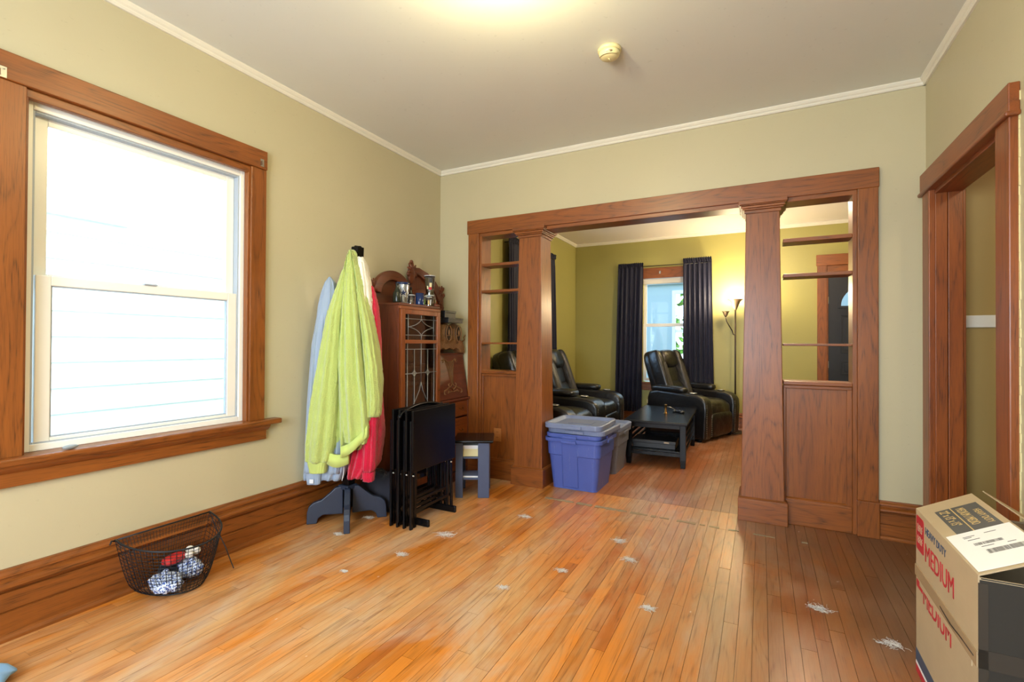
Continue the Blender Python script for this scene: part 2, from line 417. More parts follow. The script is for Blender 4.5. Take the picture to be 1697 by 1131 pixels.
# walls
def wallbox(name, mat, boxes):
    b = MB()
    for q in boxes: b.box(*q)
    return struct(b.build(name, mat))
wallbox('wall_left', 'wall', [(XL-0.16,XL,YR,0.83,0,ZC),(XL-0.16,XL,1.83,YB+0.07,0,ZC),(XL-0.16,XL,0.83,1.83,0,0.72),(XL-0.16,XL,0.83,1.83,2.27,ZC)])
wallbox('wall_left_far', 'wall_far', [(XL-0.16,XL,YB+0.07,5.38,0,ZC),(XL-0.16,XL,6.32,YF,0,ZC),(XL-0.16,XL,5.38,6.32,0,0.75),(XL-0.16,XL,5.38,6.32,2.2,ZC)])
wallbox('wall_back', 'wall', [(XL,-2.30,YB,3.83,0,ZC),(0.57,XR,YB,3.83,0,ZC),(-2.30,0.57,YB,3.83,2.27,ZC)])
wallbox('wall_back_far', 'wall_far', [(XL,-2.30,3.83,3.90,0,ZC),(0.57,XH,3.83,3.90,0,ZC),(-2.30,0.57,3.83,3.90,2.27,ZC)])
wallbox('wall_right', 'wall', [(XR,0.95,YR,2.67,0,ZC),(XR,0.95,3.60,YB+0.07,0,ZC),(XR,0.95,2.67,3.60,2.12,ZC)])
wallbox('wall_hall_left', 'wall_hall', [(0.95,1.01,YR,2.67,0,ZC),(0.95,1.01,3.60,YB,0,ZC),(0.95,1.01,2.67,3.60,2.12,ZC)])
wallbox('wall_hall_back', 'wall_hall', [(0.95,XH,3.76,3.83,0,ZC)])
wallbox('wall_hall_right', 'wall_hall', [(XH,XH+0.12,YR,3.83,0,ZC)])
wallbox('wall_far', 'wall_far', [(XL,-1.62,YF,YF+0.16,0,ZC),(-0.98,0.75,YF,YF+0.16,0,ZC),(1.72,XH+0.12,YF,YF+0.16,0,ZC),
    (-1.62,-0.98,YF,YF+0.16,0,0.62),(-1.62,-0.98,YF,YF+0.16,2.24,ZC),(0.75,1.72,YF,YF+0.16,2.14,ZC)])
wallbox('wall_right_far', 'wall_far', [(XH,XH+0.12,3.83,YF,0,ZC)])
wallbox('wall_rear', 'wall', [(XL,-1.9,YR-0.12,YR,0,ZC),(0.1,XH,YR-0.12,YR,0,ZC),(-1.9,0.1,YR-0.12,YR,0,0.75),(-1.9,0.1,YR-0.12,YR,2.35,ZC)])
wallbox('ceiling', 'ceiling', [(XL-0.16,XH+0.12,YR-0.12,3.83,ZC,ZC+0.1)])
wallbox('ceiling_far', 'ceiling_far', [(XL-0.16,XH+0.12,3.83,YF+0.16,ZC,ZC+0.1)])

# floor: slab + planks
fl = wallbox('floor', 'gap', [(XL-0.16,XH+0.12,YR-0.12,YF+0.16,-0.06,-0.014)])
PW = 0.0572
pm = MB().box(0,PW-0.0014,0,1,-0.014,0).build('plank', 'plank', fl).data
first = fl.children[0]
cnt = 0
x = XL+0.002; ncol = int((XR-XL)/PW)
rows_near = MB(); rows_hall = MB()
for i in range(ncol):
    x0 = XL+0.003+i*PW
    # visible stretch of near room: single planks; behind the camera: joined
    ys = 0.25
    y = ys
    k = 0
    while y < 3.79:
        L = random.uniform(0.8, 1.6)
        if k == 0: L = random.uniform(0.5, 1.4)
        if 3.79-(y+L) < 0.35: L = 3.79-y
        if x0 > -1.0+0 and y+L < 0.7: pass
        if cnt == 0: o = first
        else: o = bpy.data.objects.new('plank', pm); COL.objects.link(o); o.parent = fl
        o.location = (x0, y, random.uniform(-0.0006, 0.0004)); o.scale = (1, L-0.0012, 1); cnt += 1
        y += L; k += 1
    y = YR
    while y < ys-0.01:
        L = min(random.uniform(0.7,1.6), ys-y); rows_near.box(x0,x0+PW-0.0014,y,y+L-0.0012,-0.014,0); y += L
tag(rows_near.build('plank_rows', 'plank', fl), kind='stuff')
for (xa, xb, ya, yb, nm) in ((XL, XH, 3.79, YF, 'plank_rows'), (XR+0.0, XH, YR, 3.79, 'plank_rows')):
    b = MB(); n = int((xb-xa)/PW)
    for i in range(n+1):
        x0 = xa+0.003+i*PW; y = ya - random.uniform(0,0.0)
        while y < yb-0.01:
            L = min(random.uniform(0.7,1.7), yb-y); b.box(x0,min(x0+PW-0.0014,xb),y,y+L-0.0012,-0.014,0); y += L
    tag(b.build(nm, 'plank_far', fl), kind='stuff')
print('planks', cnt)
# remnant strip where an old partition line was filled
b = MB(); random.seed(3); top = []; N = 60
pts = [(-1.50+1.75*i/N, 3.485-0.045*i/N) for i in range(N+1)]
for i in range(N):
    wa = 0.022*(1-0.5*i/N)*(0.6+0.7*random.random()); 
    if random.random() < 0.12+0.5*(i/N): continue
    (xa, ya), (xb, yb_) = pts[i], pts[i+1]
    b.box(xa, xb+0.004, ya-wa, ya+wa*0.8, 0.0006, 0.002+0.0015*random.random())
o = b.build('trim_9', plain('old_putty', srgb(150,132,104), 0.85, mott=0.3)); struct(o)

# crown, baseboards
CP = [(0,0),(0.012,0),(0.018,0.008),(0.018,0.016),(0.026,0.022),(0.034,0.034),(0.034,0.041),(0,0.041)]
def run(name, prof, a, b, nrm, z0, mat, parent=None, **kw):
    """profile (depth,height) swept from a to b on a wall whose room side is nrm"""
    a = Vector((*a,0)); b = Vector((*b,0)); nv = Vector((*nrm,0)); m = MB()
    m.prism(prof, lambda p, t: a.lerp(b, t)+nv*p[0]+Vector((0,0,z0+p[1])), 0, 1)
    return m.build(name, mat, parent, **kw)
k = 1
for a, b_, n in (((XL,YR),(XL,YB),(1,0)),((XL,YB),(XR,YB),(0,-1)),((XR,YR),(XR,YB),(-1,0)),
                 ((XL,3.90),(XL,YF),(1,0)),((XL,YF),(XH,YF),(0,-1))):
    struct(run('trim_%d' % k, CP, a, b_, n, ZC-0.041, 'trim_white')); k += 1
BP = [(0,0),(0.036,0),(0.036,0.012),(0.030,0.024),(0.020,0.028),(0.020,0.110),(0.012,0.112),(0.012,0.118),(0.020,0.120),(0.020,0.192),
      (0.014,0.194),(0.014,0.200),(0.034,0.206),(0.042,0.216),(0.040,0.228),(0.028,0.236),(0.020,0.240),(0.020,0.252),(0.028,0.256),(0.026,0.266),(0.014,0.276),(0.012,0.283),(0,0.285)]
struct(run('baseboard_left', BP, (XL,YR), (XL,YB-0.001), (1,0), 0, 'oak_y'))
BP2 = [(d, z*0.83) for d, z in BP]
struct(run('baseboard_back', BP2, (0.66,YB), (XR,YB), (0,-1), 0, 'oak_x'))
struct(run('baseboard_back_left', BP2, (XL+0.02,YB), (-2.385,YB), (0,-1), 0, 'oak_x'))
struct(run('baseboard_right', BP2, (XR,YR), (XR,2.56), (-1,0), 0, 'oak_y'))
struct(run('baseboard_far', BP2, (XL,YF), (0.66,YF), (0,-1), 0, 'oak_x'))
struct(run('baseboard_left_far', BP2, (XL,3.9), (XL,YF), (1,0), 0, 'oak_y'))

# ------------------------------------------------------------------ window_1 (left wall)
W1 = empty('window_1'); W1['kind'] = 'structure'
X0 = XL+0.03
box('head_casing', 'oak_y', XL, XL+0.032, 0.72, 1.925, 2.262, 2.376, W1, 0.004)
box('head_stop', 'oak_y', XL-0.02, XL+0.010, 0.83, 1.83, 2.225, 2.262, W1, 0.003)
for a, b_ in ((0.72,0.838),(1.826,1.925)): box('side_casing', 'oak_z', XL, XL+0.024, a, b_, 0.735, 2.262, W1, 0.004)
for a, b_ in ((0.838,0.848),(1.816,1.826)): box('side_stop', 'oak_z', XL-0.03, XL+0.008, a, b_, 0.735, 2.24, W1, 0.003)
box('sill', 'oak_y', XL-0.05, XL+0.065, 0.66, 2.018, 0.705, 0.737, W1, 0.008)
run('sill_moulding', [(0,0.022),(0.022,0.028),(0.045,0.05),(0.05,0.062),(0,0.062)], (XL,0.72), (XL,1.95), (1,0), 0.643, 'oak_y', W1)
box('apron', 'oak_y', XL, XL+0.022, 0.72, 1.94, 0.615, 0.675, W1, 0.003)
def frame(name, mat, x0, x1, y0, y1, z0, z1, w, parent, wb=None, wt=None, bev=0.003, axis='x'):
    wb = wb or w; wt = wt or w; b = MB()
    if axis == 'x':
        b.box(x0,x1,y0,y0+w,z0,z1).box(x0,x1,y1-w,y1,z0,z1).box(x0,x1,y0+w,y1-w,z0,z0+wb).box(x0,x1,y0+w,y1-w,z1-wt,z1)
    else:
        b.box(y0,y0+w,x0,x1,z0,z1).box(y1-w,y1,x0,x1,z0,z1).box(y0+w,y1-w,x0,x1,z0,z0+wb).box(y0+w,y1-w,x0,x1,z1-wt,z1)
    return b.build(name, mat, parent, bev)
frame('vinyl_frame', 'vinyl', XL-0.11, XL-0.035, 0.842, 1.83, 0.737, 2.245, 0.034, W1, 0.03, 0.045)
frame('track', 'vinyl_grey', XL-0.09, XL-0.045, 0.876, 1.796, 0.765, 2.20, 0.010, W1)
sl = frame('sash', 'vinyl', XL-0.078, XL-0.046, 0.893, 1.785, 0.747, 1.495, 0.052, W1, 0.04, 0.042)
box('pane', 'glass', XL-0.066, XL-0.062, 0.94, 1.74, 0.785, 1.456, sl)
frame('glazing_bead', 'vinyl_grey', XL-0.072, XL-0.052, 0.943, 1.737, 0.786, 1.455, 0.008, sl, bev=0)
su = frame('sash', 'vinyl', XL-0.108, XL-0.080, 0.893, 1.785, 1.465, 2.205, 0.046, W1, 0.04, 0.045)
box('pane', 'glass', XL-0.096, XL-0.092, 0.935, 1.745, 1.50, 2.165, su)
box('latch', 'vinyl_grey', XL-0.06, XL-0.035, 1.30, 1.36, 1.495, 1.503, W1, 0.002)
def bracket(loc, parent, nrm='x'):
    b = MB(); x, y, z = loc
    if nrm == 'x': b.box(x, x+0.002, y-0.011, y+0.011, z-0.022, z+0.022).box(x, x+0.018, y-0.011, y-0.009, z-0.018, z+0.006).lathe((x+0.001,y+0.002,z+0.01),[(0.004,0),(0.004,0.004)],8)
    else: b.box(x-0.011, x+0.011, y-0.002, y, z-0.022, z+0.022).box(x-0.011, x-0.009, y-0.018, y, z-0.018, z+0.006)
    return b.build('curtain_bracket', 'metal', parent)
bracket((XL+0.032,0.762,2.285), W1); bracket((XL+0.032,1.888,2.298), W1)

# neighbour's house seen through it
NB = empty('neighbour_house', (-4.4,1.5,0), 0, 'white clapboard wall of the neighbouring house outside the left window', 'house')
def at(o, r): o.location = tuple(-c for c in r.location); return o
b = MB().box(-0.16,-0.02,-3.5,4,-0.3,4.2); b.build('wall', 'siding', NB)
for i in range(22):
    z = -0.22+0.183*i; b = MB()
    b.prism([(0,0),(0.016,0),(0.003,0.187),(0,0.187)], lambda p, t: Vector((-0.02+p[0], t, z+p[1])), -3.5, 4)
    b.build('clapboard', 'siding', NB)
wf = MB().box(-0.02,0.035,-0.55,0.46,2.10,2.14).box(-0.02,0.02,0.34,0.44,2.14,3.3).box(-0.02,0.02,-0.55,-0.45,2.14,3.3).build('window_frame', 'siding_trim', NB, 0.004)
MB().box(-0.01,0.006,-0.45,0.34,2.14,3.3).build('pane', 'siding_trim', wf)
tag(box('ground', 'concrete', -30, 30, -30, 40, -0.5, -0.35), kind='structure')
for o in [bpy.data.objects['ground']]: pass

# ------------------------------------------------------------------ colonnade between the rooms
CO = empty('trim_8'); CO['kind'] = 'structure'
YC = 3.73
b = MB().box(-2.398,0.66,YC,3.76,2.205,2.33).box(-2.398,0.66,3.90,3.93,2.205,2.33); b.build('header', 'oak_x', CO, 0.004)
box('header_soffit', 'oak_x', -2.275, 0.548, 3.745, 3.915, 2.176, 2.21, CO, 0.003)
for a, b_ in ((-2.384,-2.274),(0.547,0.655)):
    box('side_casing', 'oak_z', a, b_, YC, 3.76, 0.225, 2.205, CO, 0.004)
    box('side_casing', 'oak_z', a, b_, 3.90, 3.93, 0.0, 2.205, CO, 0.004)
    box('plinth_block', 'oak_x' if a < 0 else 'oak_z', a-0.004, b_+0.004, YC-0.012, 3.76, 0, 0.225, CO, 0.004)
box('jamb', 'oak_z', -2.274, -2.25, 3.745, 3.915, 0, 2.18, CO, 0.002)
box('jamb', 'oak_z', 0.523, 0.547, 3.745, 3.915, 0, 2.18, CO, 0.002)
def column(cx):
    w1, w0, d1, d0, yc = 0.103, 0.132, 0.105, 0.132, 3.832
    z0, z1 = 0.155, 2.13
    b = MB(); b.rings([[(cx+sx*w, yc+sy*d, z) for sx, sy in ((-1,-1),(1,-1),(1,1),(-1,1))] for w, d, z in ((w0,d0,z0),(w1,d1,z1))], True, False)
    c = b.build('column', 'oak_z', CO, 0.004)
    b = MB()
    for g, za, zb in ((0.010,2.118,2.140),(0.022,2.140,2.152),(0.030,2.152,2.168),(0.040,2.168,2.176),(0.046,2.176,2.206)):
        b.box(cx-w1-g, cx+w1+g, yc-d1-g, yc+d1+g, za, zb)
    b.build('capital', 'oak_x', c, 0.003)
    b = MB().box(cx-w0-0.018, cx+w0+0.018, yc-d0-0.022, yc+d0+0.022, 0, 0.150)
    b.rings([[(cx+sx*(w0+g), yc+sy*(d0+g), z) for sx, sy in ((-1,-1),(1,-1),(1,1),(-1,1))] for g, z in ((0.018,0.150),(0.004,0.162))], True, False)
    b.build('plinth', 'oak_x', c, 0.003)
column(-1.757); column(0.010)
for (xa, xb) in ((-2.25,-1.885),(0.135,0.523)):
    right = xa > 0
    box('panel', 'oak_z', xa, xb, 3.775, 3.885, 0.10, 0.925, CO)
    box('base_board', 'oak_x', xa, xb, 3.752, 3.775, 0, 0.165, CO, 0.004)
    run('base_moulding', [(0,0),(0.016,0),(0.016,0.008),(0.004,0.016),(0,0.016)], (xa,3.775), (xb,3.775), (0,-1), 0.165, 'oak_x', CO)
    box('stile', 'oak_z', xa, xa+0.018, 3.757, 3.775, 0.165, 0.925, CO, 0.003)
    if right: box('stile', 'oak_z', xb-0.030, xb, 3.757, 3.775, 0.165, 0.925, CO, 0.003)
    else: box('stile', 'oak_z', xb-0.012, xb, 3.757, 3.775, 0.165, 0.925, CO, 0.003)
    box('ledge', 'oak_x', xa, xb, 3.742, 3.918, 0.938, 0.965, CO, 0.005)
    box('ledge_moulding', 'oak_x', xa, xb, 3.754, 3.775, 0.915, 0.938, CO, 0.004)
    for z, t in ((1.93,0.026),(1.69,0.024),(1.217,0.016)):
        box('shelf', 'oak_x', xa, xb+(0.0 if right else 0.02), 3.755, 3.905, z-t, z, CO, 0.003)
# ------------------------------------------------------------------ doorway in the right wall
D1 = empty('door_1'); D1['kind'] = 'structure'
xf = XR-0.032
box('side_casing', 'door_oak_z', xf, XR, 3.578, 3.70, 0, 2.115, D1, 0.005)
box('side_casing', 'door_oak_z', xf, XR, 2.565, 2.690, 0, 2.115, D1, 0.005)
box('head_casing', 'door_oak_y', xf-0.004, XR, 2.555, 3.735, 2.125, 2.240, D1, 0.004)
box('head_bead', 'door_oak_y', xf-0.016, XR, 2.545, 3.735, 2.107, 2.127, D1, 0.006)
for y0, y1 in ((3.572,3.60),(2.67,2.69)):
    box('jamb', 'door_oak_z', XR-0.004, 0.945, y0, y1, 0, 2.10, D1, 0.003)
    box('jamb', 'door_oak_z', 0.948, 1.014, y0+0.002, y1+0.002, 0, 2.10, D1, 0.003)
box('head_jamb', 'door_oak_y', XR-0.004, 1.014, 2.67, 3.60, 2.085, 2.125, D1, 0.003)
box('hall_casing', 'door_oak_z', 1.01, 1.03, 3.59, 3.70, 0, 2.2, D1, 0.003)
b = MB(); random.seed(5)
for i in range(60):
    z = 0.02+i*0.037
    if z > 2.2: break
    wv_ = random.uniform(0.002, 0.010); b.box(XR-0.004, XR+0.0005, 2.565-wv_, 2.5655, z, z+0.036)
b.build('chipped_paint_edge', 'ivory', D1)
struct(box('trim_7', 'trim_white', 1.02, XH, 3.745, 3.76, 1.315, 1.387, None, 0.004))
for (a,b2,n) in (((1.02,3.76),(XH,3.76),(0,-1)),): struct(run('trim_10', CP, a, b2, n, ZC-0.041, 'trim_white'))

# ------------------------------------------------------------------ far window, front door
W2 = empty('window_2'); W2['kind'] = 'structure'
ya = YF-0.025
box('head_casing', 'oak_x', -1.76, -0.86, YF-0.03, YF, 2.215, 2.375, W2, 0.004)
for a, b_ in ((-1.74,-1.63),(-0.97,-0.86)): box('side_casing', 'oak_z', a, b_, ya, YF, 0.62, 2.215, W2, 0.004)
box('sill', 'oak_x', -1.70, -0.90, YF-0.035, YF+0.04, 0.595, 0.625, W2, 0.006)
box('apron', 'oak_x', -1.74, -0.86, YF-0.022, YF, 0.50, 0.595, W2, 0.004)
box('roller_blind', 'trim_white', -1.62, -0.98, YF+0.005, YF+0.05, 2.13, 2.215, W2, 0.01)
for nm, z0, z1, o_ in (('sash', 0.64, 1.52, 0.03), ('sash', 1.48, 2.21, 0.065)):
    f_ = frame(nm, 'vinyl', YF+o_, YF+o_+0.03, -1.62, -0.98, z0, z1, 0.045, W2, axis='y')
    box('pane', 'glass', -1.58, -1.02, YF+o_+0.012, YF+o_+0.016, z0+0.04, z1-0.04, f_)
bracket((-1.36, YF-0.03, 2.30), W2, 'y')
# side window behind the drawn curtain (its daylight is what colours the sofa)
W3 = empty('window_3'); W3['kind'] = 'structure'
for a, b_ in ((5.28,5.39),(6.31,6.42)): box('side_casing', 'oak_z', XL, XL+0.024, a, b_, 0.75, 2.2, W3, 0.004)
box('head_casing', 'oak_y', XL, XL+0.03, 5.26, 6.44, 2.2, 2.34, W3, 0.004)
box('sill', 'oak_y', XL-0.04, XL+0.06, 5.24, 6.46, 0.72, 0.75, W3, 0.004)
f_ = frame('sash', 'vinyl', XL-0.10, XL-0.07, 5.39, 6.31, 0.76, 1.5, 0.045, W3); box('pane', 'glass', XL-0.088, XL-0.084, 5.43, 6.27, 0.8, 1.46, f_)
f_ = frame('sash', 'vinyl', XL-0.13, XL-0.10, 5.39, 6.31, 1.46, 2.19, 0.045, W3); box('pane', 'glass', XL-0.118, XL-0.114, 5.43, 6.27, 1.5, 2.15, f_)

D2 = empty('door_2'); D2['kind'] = 'structure'
box('side_casing', 'oak_z', 0.665, 0.775, ya, YF, 0, 2.26, D2, 0.004)
box('side_casing', 'oak_z', 1.70, 1.81, ya, YF, 0, 2.26, D2, 0.004)
box('head_casing', 'oak_x', 0.655, 1.82, YF-0.03, YF, 2.255, 2.40, D2, 0.004)
box('transom_bar', 'oak_x', 0.775, 1.70, YF-0.012, YF+0.14, 2.13, 2.255, D2, 0.004)
for a, b_ in ((0.755,0.790),(1.685,1.715)): box('jamb', 'oak_z', a, b_, YF-0.005, YF+0.15, 0, 2.14, D2, 0.003)
_b = MB().box(0.792, 1.684, YF+0.035, YF+0.08, 0.01, 1.70)
_ar = [(1.238-0.31*math.cos(PI*i/24), 1.70+0.30*math.sin(PI*i/24)) for i in range(25)]
_b.prism([(0.792,1.70)]+_ar+[(1.684,1.70),(1.684,2.10),(0.792,2.10)], lambda p, t: Vector((p[0], t, p[1])), YF+0.035, YF+0.08)
dl = _b.build('door_leaf', 'front_door', D2)
def dpanel(x0, x1, z0, z1):
    b = MB(); y = YF+0.035
    for t, h_ in ((0.0,0.006),(0.022,0.0)):
        pass
    b.box(x0,x1,y-0.007,y,z0,z0+0.016).box(x0,x1,y-0.007,y,z1-0.016,z1).box(x0,x0+0.016,y-0.007,y,z0+0.016,z1-0.016).box(x1-0.016,x1,y-0.007,y,z0+0.016,z1-0.016)
    b.box(x0+0.04,x1-0.04,y-0.006,y,z0+0.04,z1-0.04)
    return b.build('door_panel', 'front_door', dl, 0.003)
for x0 in (0.93, 1.28):
    dpanel(x0, x0+0.27, 1.10, 1.60); dpanel(x0, x0+0.27, 0.82, 1.0); dpanel(x0, x0+0.27, 0.2, 0.74)
cxn, czn, rr = 1.238, 1.72, 0.335
b = MB(); N = 24
arc = lambda r: [(cxn+r*math.cos(PI*i/N), czn+r*math.sin(PI*i/N)*0.95) for i in range(N+1)]
ao, ai = arc(rr), arc(rr-0.03)
b.prism(ao+ai[::-1], lambda p, t: Vector((p[0], t, p[1])), YF+0.022, YF+0.036)
b.box(cxn-rr, cxn+rr, YF+0.022, YF+0.036, czn-0.03, czn)
fr_ = b.build('fan_light_frame', 'front_door', dl)
b = MB(); b.prism(ai, lambda p, t: Vector((p[0], t, p[1])), YF+0.044, YF+0.048); b.build('fan_light_pane', 'glass', fr_)
b = MB()
for a in (45, 90, 135): b.tube([(cxn, YF+0.026, czn), (cxn+0.3*math.cos(R(a)), YF+0.026, czn+0.29*math.sin(R(a)))], 0.006, 6)
b.tube([(cxn+0.14*math.cos(PI*i/10), YF+0.026, czn+0.14*math.sin(PI*i/10)) for i in range(11)], 0.006, 6); b.build('glazing_bar', 'front_door', fr_)
for z in (0.95, 1.80): MB().box(0.778, 0.795, YF+0.01, YF+0.034, z-0.045, z+0.045).build('hinge', 'metal', D2)

# porch outside
PO = empty('porch', (-1.0, 9.3, -0.1), 0, 'pale blue enclosed porch wall with a window seen through the far window', 'porch')
b = MB().box(-2.5,-0.42,0,0.1,0,3.1).box(-0.42,0.12,0,0.1,0,0.9).box(-0.42,0.12,0,0.1,2.25,3.1).box(0.12,3,0,0.1,0,3.1); b.build('wall', 'porch', PO)
MB().box(-2.5,3,-1.55,0.1,-0.1,0).build('deck', 'concrete', PO)
frame('window_frame', 'porch_trim', -0.03, 0.05, -0.46, 0.16, 0.86, 2.3, 0.06, PO, axis='y')
MB().box(-0.42,0.12,-0.02,0.02,1.52,1.58).build('meeting_rail', 'porch_trim', PO)
MB().box(-2.5,3,-0.06,0,2.42,2.6).build('ceiling_beam', 'porch', PO, 0.01)
tr = empty('tree', (-1.6,14,-0.4), 0, 'green leafy tree beyond the porch window', 'tree')
b = MB(); random.seed(11)
for i in range(240):
    a, rr_ = random.uniform(0, 2*PI), random.random()**0.5*1.7
    c = Vector((rr_*math.cos(a), rr_*math.sin(a)*0.7, 2.6+random.uniform(-1.3,1.6)))
    d = Vector((random.uniform(-1,1),random.uniform(-1,1),random.uniform(-1,1)))*0.16; e_ = d.orthogonal().normalized()*0.09
    b.add([c-d, c+e_, c+d, c-e_], [(0,1,2,3)])
o = b.build('foliage', 'foliage', tr); tag(o, kind='stuff')
MB().tube([(0,0,0),(0.05,0,1.2),(0,0,2.4)], [0.13,0.1,0.06], 10).build('trunk', 'carved_dark', tr)

# ------------------------------------------------------------------ ceiling things
t = empty('smoke_detector', (-0.745,2.60,ZC), 0, 'round cream smoke detector on the ceiling', 'smoke detector')
b = MB().lathe((0,0,0), [(0.064,0),(0.064,-0.012),(0.060,-0.016),(0.058,-0.018)], 40); b.build('base', 'ivory', t)
b = MB().lathe((0,0,0), [(0.058,-0.018),(0.057,-0.030),(0.050,-0.042),(0.036,-0.050),(0.012,-0.053),(0.002,-0.053)], 40)
bd = b.build('cover', 'ivory', t)
MB().tube([(0.058*math.cos(a)*0.9, 0.058*math.sin(a)*0.9, -0.040-0.006*math.sin((a-3.4)*1.0)) for a in [3.5+0.2*i for i in range(13)]], 0.004, 6).build('lip', 'ivory', bd)
MB().tube([(0.004, 0.05, -0.040),(0.0, 0.02,-0.052),(0.0,-0.01,-0.055)], 0.003, 6).build('ridge', 'ivory', bd)
MB().sell((0.008,-0.044,-0.034), (0.022,0.010,0.012), 1, 1).build('vent', 'cup_metal', bd)
t = empty('ceiling_light', (-0.93,1.66,ZC), 0, 'round glass ceiling light just above the near room', 'ceiling light')
MB().lathe((0,0,0), [(0.13,0),(0.13,-0.014),(0.10,-0.016)], 40).build('canopy', 'brass', t)
for a in (0,1): MB().lathe((0.05*(1 if a else -1),0,0), [(0.022,-0.02),(0.03,-0.04),(0.03,-0.06),(0.012,-0.075)], 16).build('lamp', 'bulb', t)

# ------------------------------------------------------------------ secretary bookcase (left corner)
SC = empty('secretary_bookcase', (-2.70, 2.77, 0), 0, 'antique oak secretary with leaded glass bookcase door, carved slant desk and arched mirror', 'cabinet')
# local: x 0..0.34 (front at +x), y 0..0.965
def sb(name, mat, x0,x1,y0,y1,z0,z1, parent=None, bev=0.003): return box(name, mat, x0,x1,y0,y1,z0,z1, parent or SC, bev)
sb('side_panel','cab_z', 0,0.325,0,0.018,0.06,1.505); sb('side_panel','cab_z', 0,0.325,0.482,0.50,0.06,1.505)
sb('back_panel','cab_z', 0,0.012,0.018,0.482,0.08,1.49)
sb('case_top','cab_y', 0,0.335,-0.004,0.504,1.488,1.508,None,0.004)
sb('front_cornice','door_oak_y', 0.325,0.345,-0.002,0.502,1.462,1.486,None,0.004)
sb('plinth','cab_y', 0.0,0.33,0.0,0.50,0.0,0.08)
for z in (0.35,0.60,0.86,1.02): sb('shelf','door_oak_y', 0.014,0.30,0.018,0.482,z,z+0.018)
dr = frame('glass_door', 'door_oak_z', 0.325, 0.348, 0.008, 0.494, 0.10, 1.462, 0.045, SC, 0.05, 0.036)
box('cross_rail','door_oak_y', 0.325, 0.348, 0.053, 0.449, 1.205, 1.232, dr, 0.002)
box('door_glass','cab_glass', 0.333, 0.336, 0.053, 0.449, 0.15, 1.205, dr); box('door_glass','cab_glass', 0.333, 0.336, 0.053, 0.449, 1.232, 1.426, dr)
b = MB(); xl = 0.340
def came(pts, r=0.0026): b.tube([(xl, y, z) for y, z in pts], r, 5)
ym = 0.251
for y in (0.092,0.41): came([(y,1.232),(y,1.426)])
for z in (1.268,1.392): came([(0.053,z),(0.449,z)])
came([(ym,1.392),(ym,1.426)]); came([(ym,1.232),(ym,1.268)])
def star(cy, cz, ry, rz, k=0.35):
    pts = []
    for (a, c2) in (((0,1),(1,0)),((1,0),(0,-1)),((0,-1),(-1,0)),((-1,0),(0,1))):
        for i in range(9):
            t_ = i/8; mx, mz = (a[0]+c2[0])*k*0.5, (a[1]+c2[1])*k*0.5
            q = ((1-t_)**2*a[0]+2*t_*(1-t_)*mx+t_*t_*c2[0], (1-t_)**2*a[1]+2*t_*(1-t_)*mz+t_*t_*c2[1])
            pts.append((cy+q[0]*ry, cz+q[1]*rz))
    came(pts)
star(ym, 1.330, 0.155, 0.062, 0.5)
for z in (1.16,): came([(0.053,z),(0.449,z)])
for y in (0.085,0.168,ym,0.334,0.417): came([(y,0.15 if y not in (ym,) else 0.90),(y,1.205 if y in (0.085,ym,0.417) else 1.16)])
came([(0.053,0.975),(0.449,0.975)])
star(0.168,0.975,0.034,0.030); star(0.334,0.975,0.034,0.030)
came([(ym,0.905),(ym-0.02,0.84),(ym-0.06,0.78),(ym-0.09,0.74)]); came([(ym,0.905),(ym+0.02,0.84),(ym+0.06,0.78),(ym+0.09,0.74)])
for z in (0.62,0.40): came([(0.053,z),(0.449,z)])
b.build('leading', 'lead', dr)
MB().lathe((0.348,0.478,0.82),[(0.008,0),(0.008,0.002)],10,True,Matrix.Rotation(R(90),3,'Y')).build('keyhole', 'brass', dr)
# desk half
sb('desk_side','cab_z', 0,0.33,0.945,0.965,0,0.715)
b = MB().prism([(0,0.715),(0.325,0.715),(0.26,1.108),(0,1.108)], lambda p, t: Vector((p[0], t, p[1])), 0.945, 0.963); b.build('desk_side','cab_z',SC,0.002)
sb('desk_bottom_rail','cab_y', 0.02,0.345,0.50,0.968,0.700,0.722,None,0.005)
sb('desk_top','cab_y', 0,0.27,0.50,0.968,1.105,1.120,None,0.004)
b = MB().prism([(0.305,0.725),(0.330,0.725),(0.268,1.105),(0.243,1.105)], lambda p, t: Vector((p[0], t, p[1])), 0.502, 0.945)
ff = b.build('slant_front', 'cab_y', SC, 0.003)
sl_ = lambda y, z: Vector((0.3305-(z-0.725)*0.163+0.0015, y, z))
b = MB()
def carve(pts, r=0.0035): b.tube([sl_(y, z) for y, z in pts], r, 6)
cy = 0.725
for k_ in range(-3,4):
    carve([(cy+k_*0.004,0.86),(cy+k_*0.010,0.95),(cy+k_*0.022,1.05)], 0.0028)
carve([(cy-0.10,1.062),(cy-0.085,1.07),(cy-0.06,1.058),(cy-0.03,1.045),(cy,1.04),(cy+0.03,1.045),(cy+0.06,1.058),(cy+0.085,1.07),(cy+0.10,1.062)], 0.005)
for s_ in (-1,1):
    carve([(cy+s_*(0.10+0.012*math.cos(a)),1.054+0.012*math.sin(a)) for a in [i*0.7 for i in range(8)]], 0.004)
    carve([(cy,0.86),(cy+s_*0.02,0.835),(cy+s_*0.05,0.83),(cy+s_*0.06,0.85),(cy+s_*0.04,0.86)], 0.0045)
    carve([(cy,0.80),(cy+s_*0.05,0.83),(cy+s_*0.09,0.81),(cy+s_*0.13,0.80),(cy+s_*0.135,0.775),(cy+s_*0.115,0.77)], 0.006)
    carve([(cy,0.785),(cy+s_*0.04,0.79),(cy+s_*0.08,0.78),(cy+s_*0.06,0.80)], 0.005)
b.build('carving', 'carved', ff)
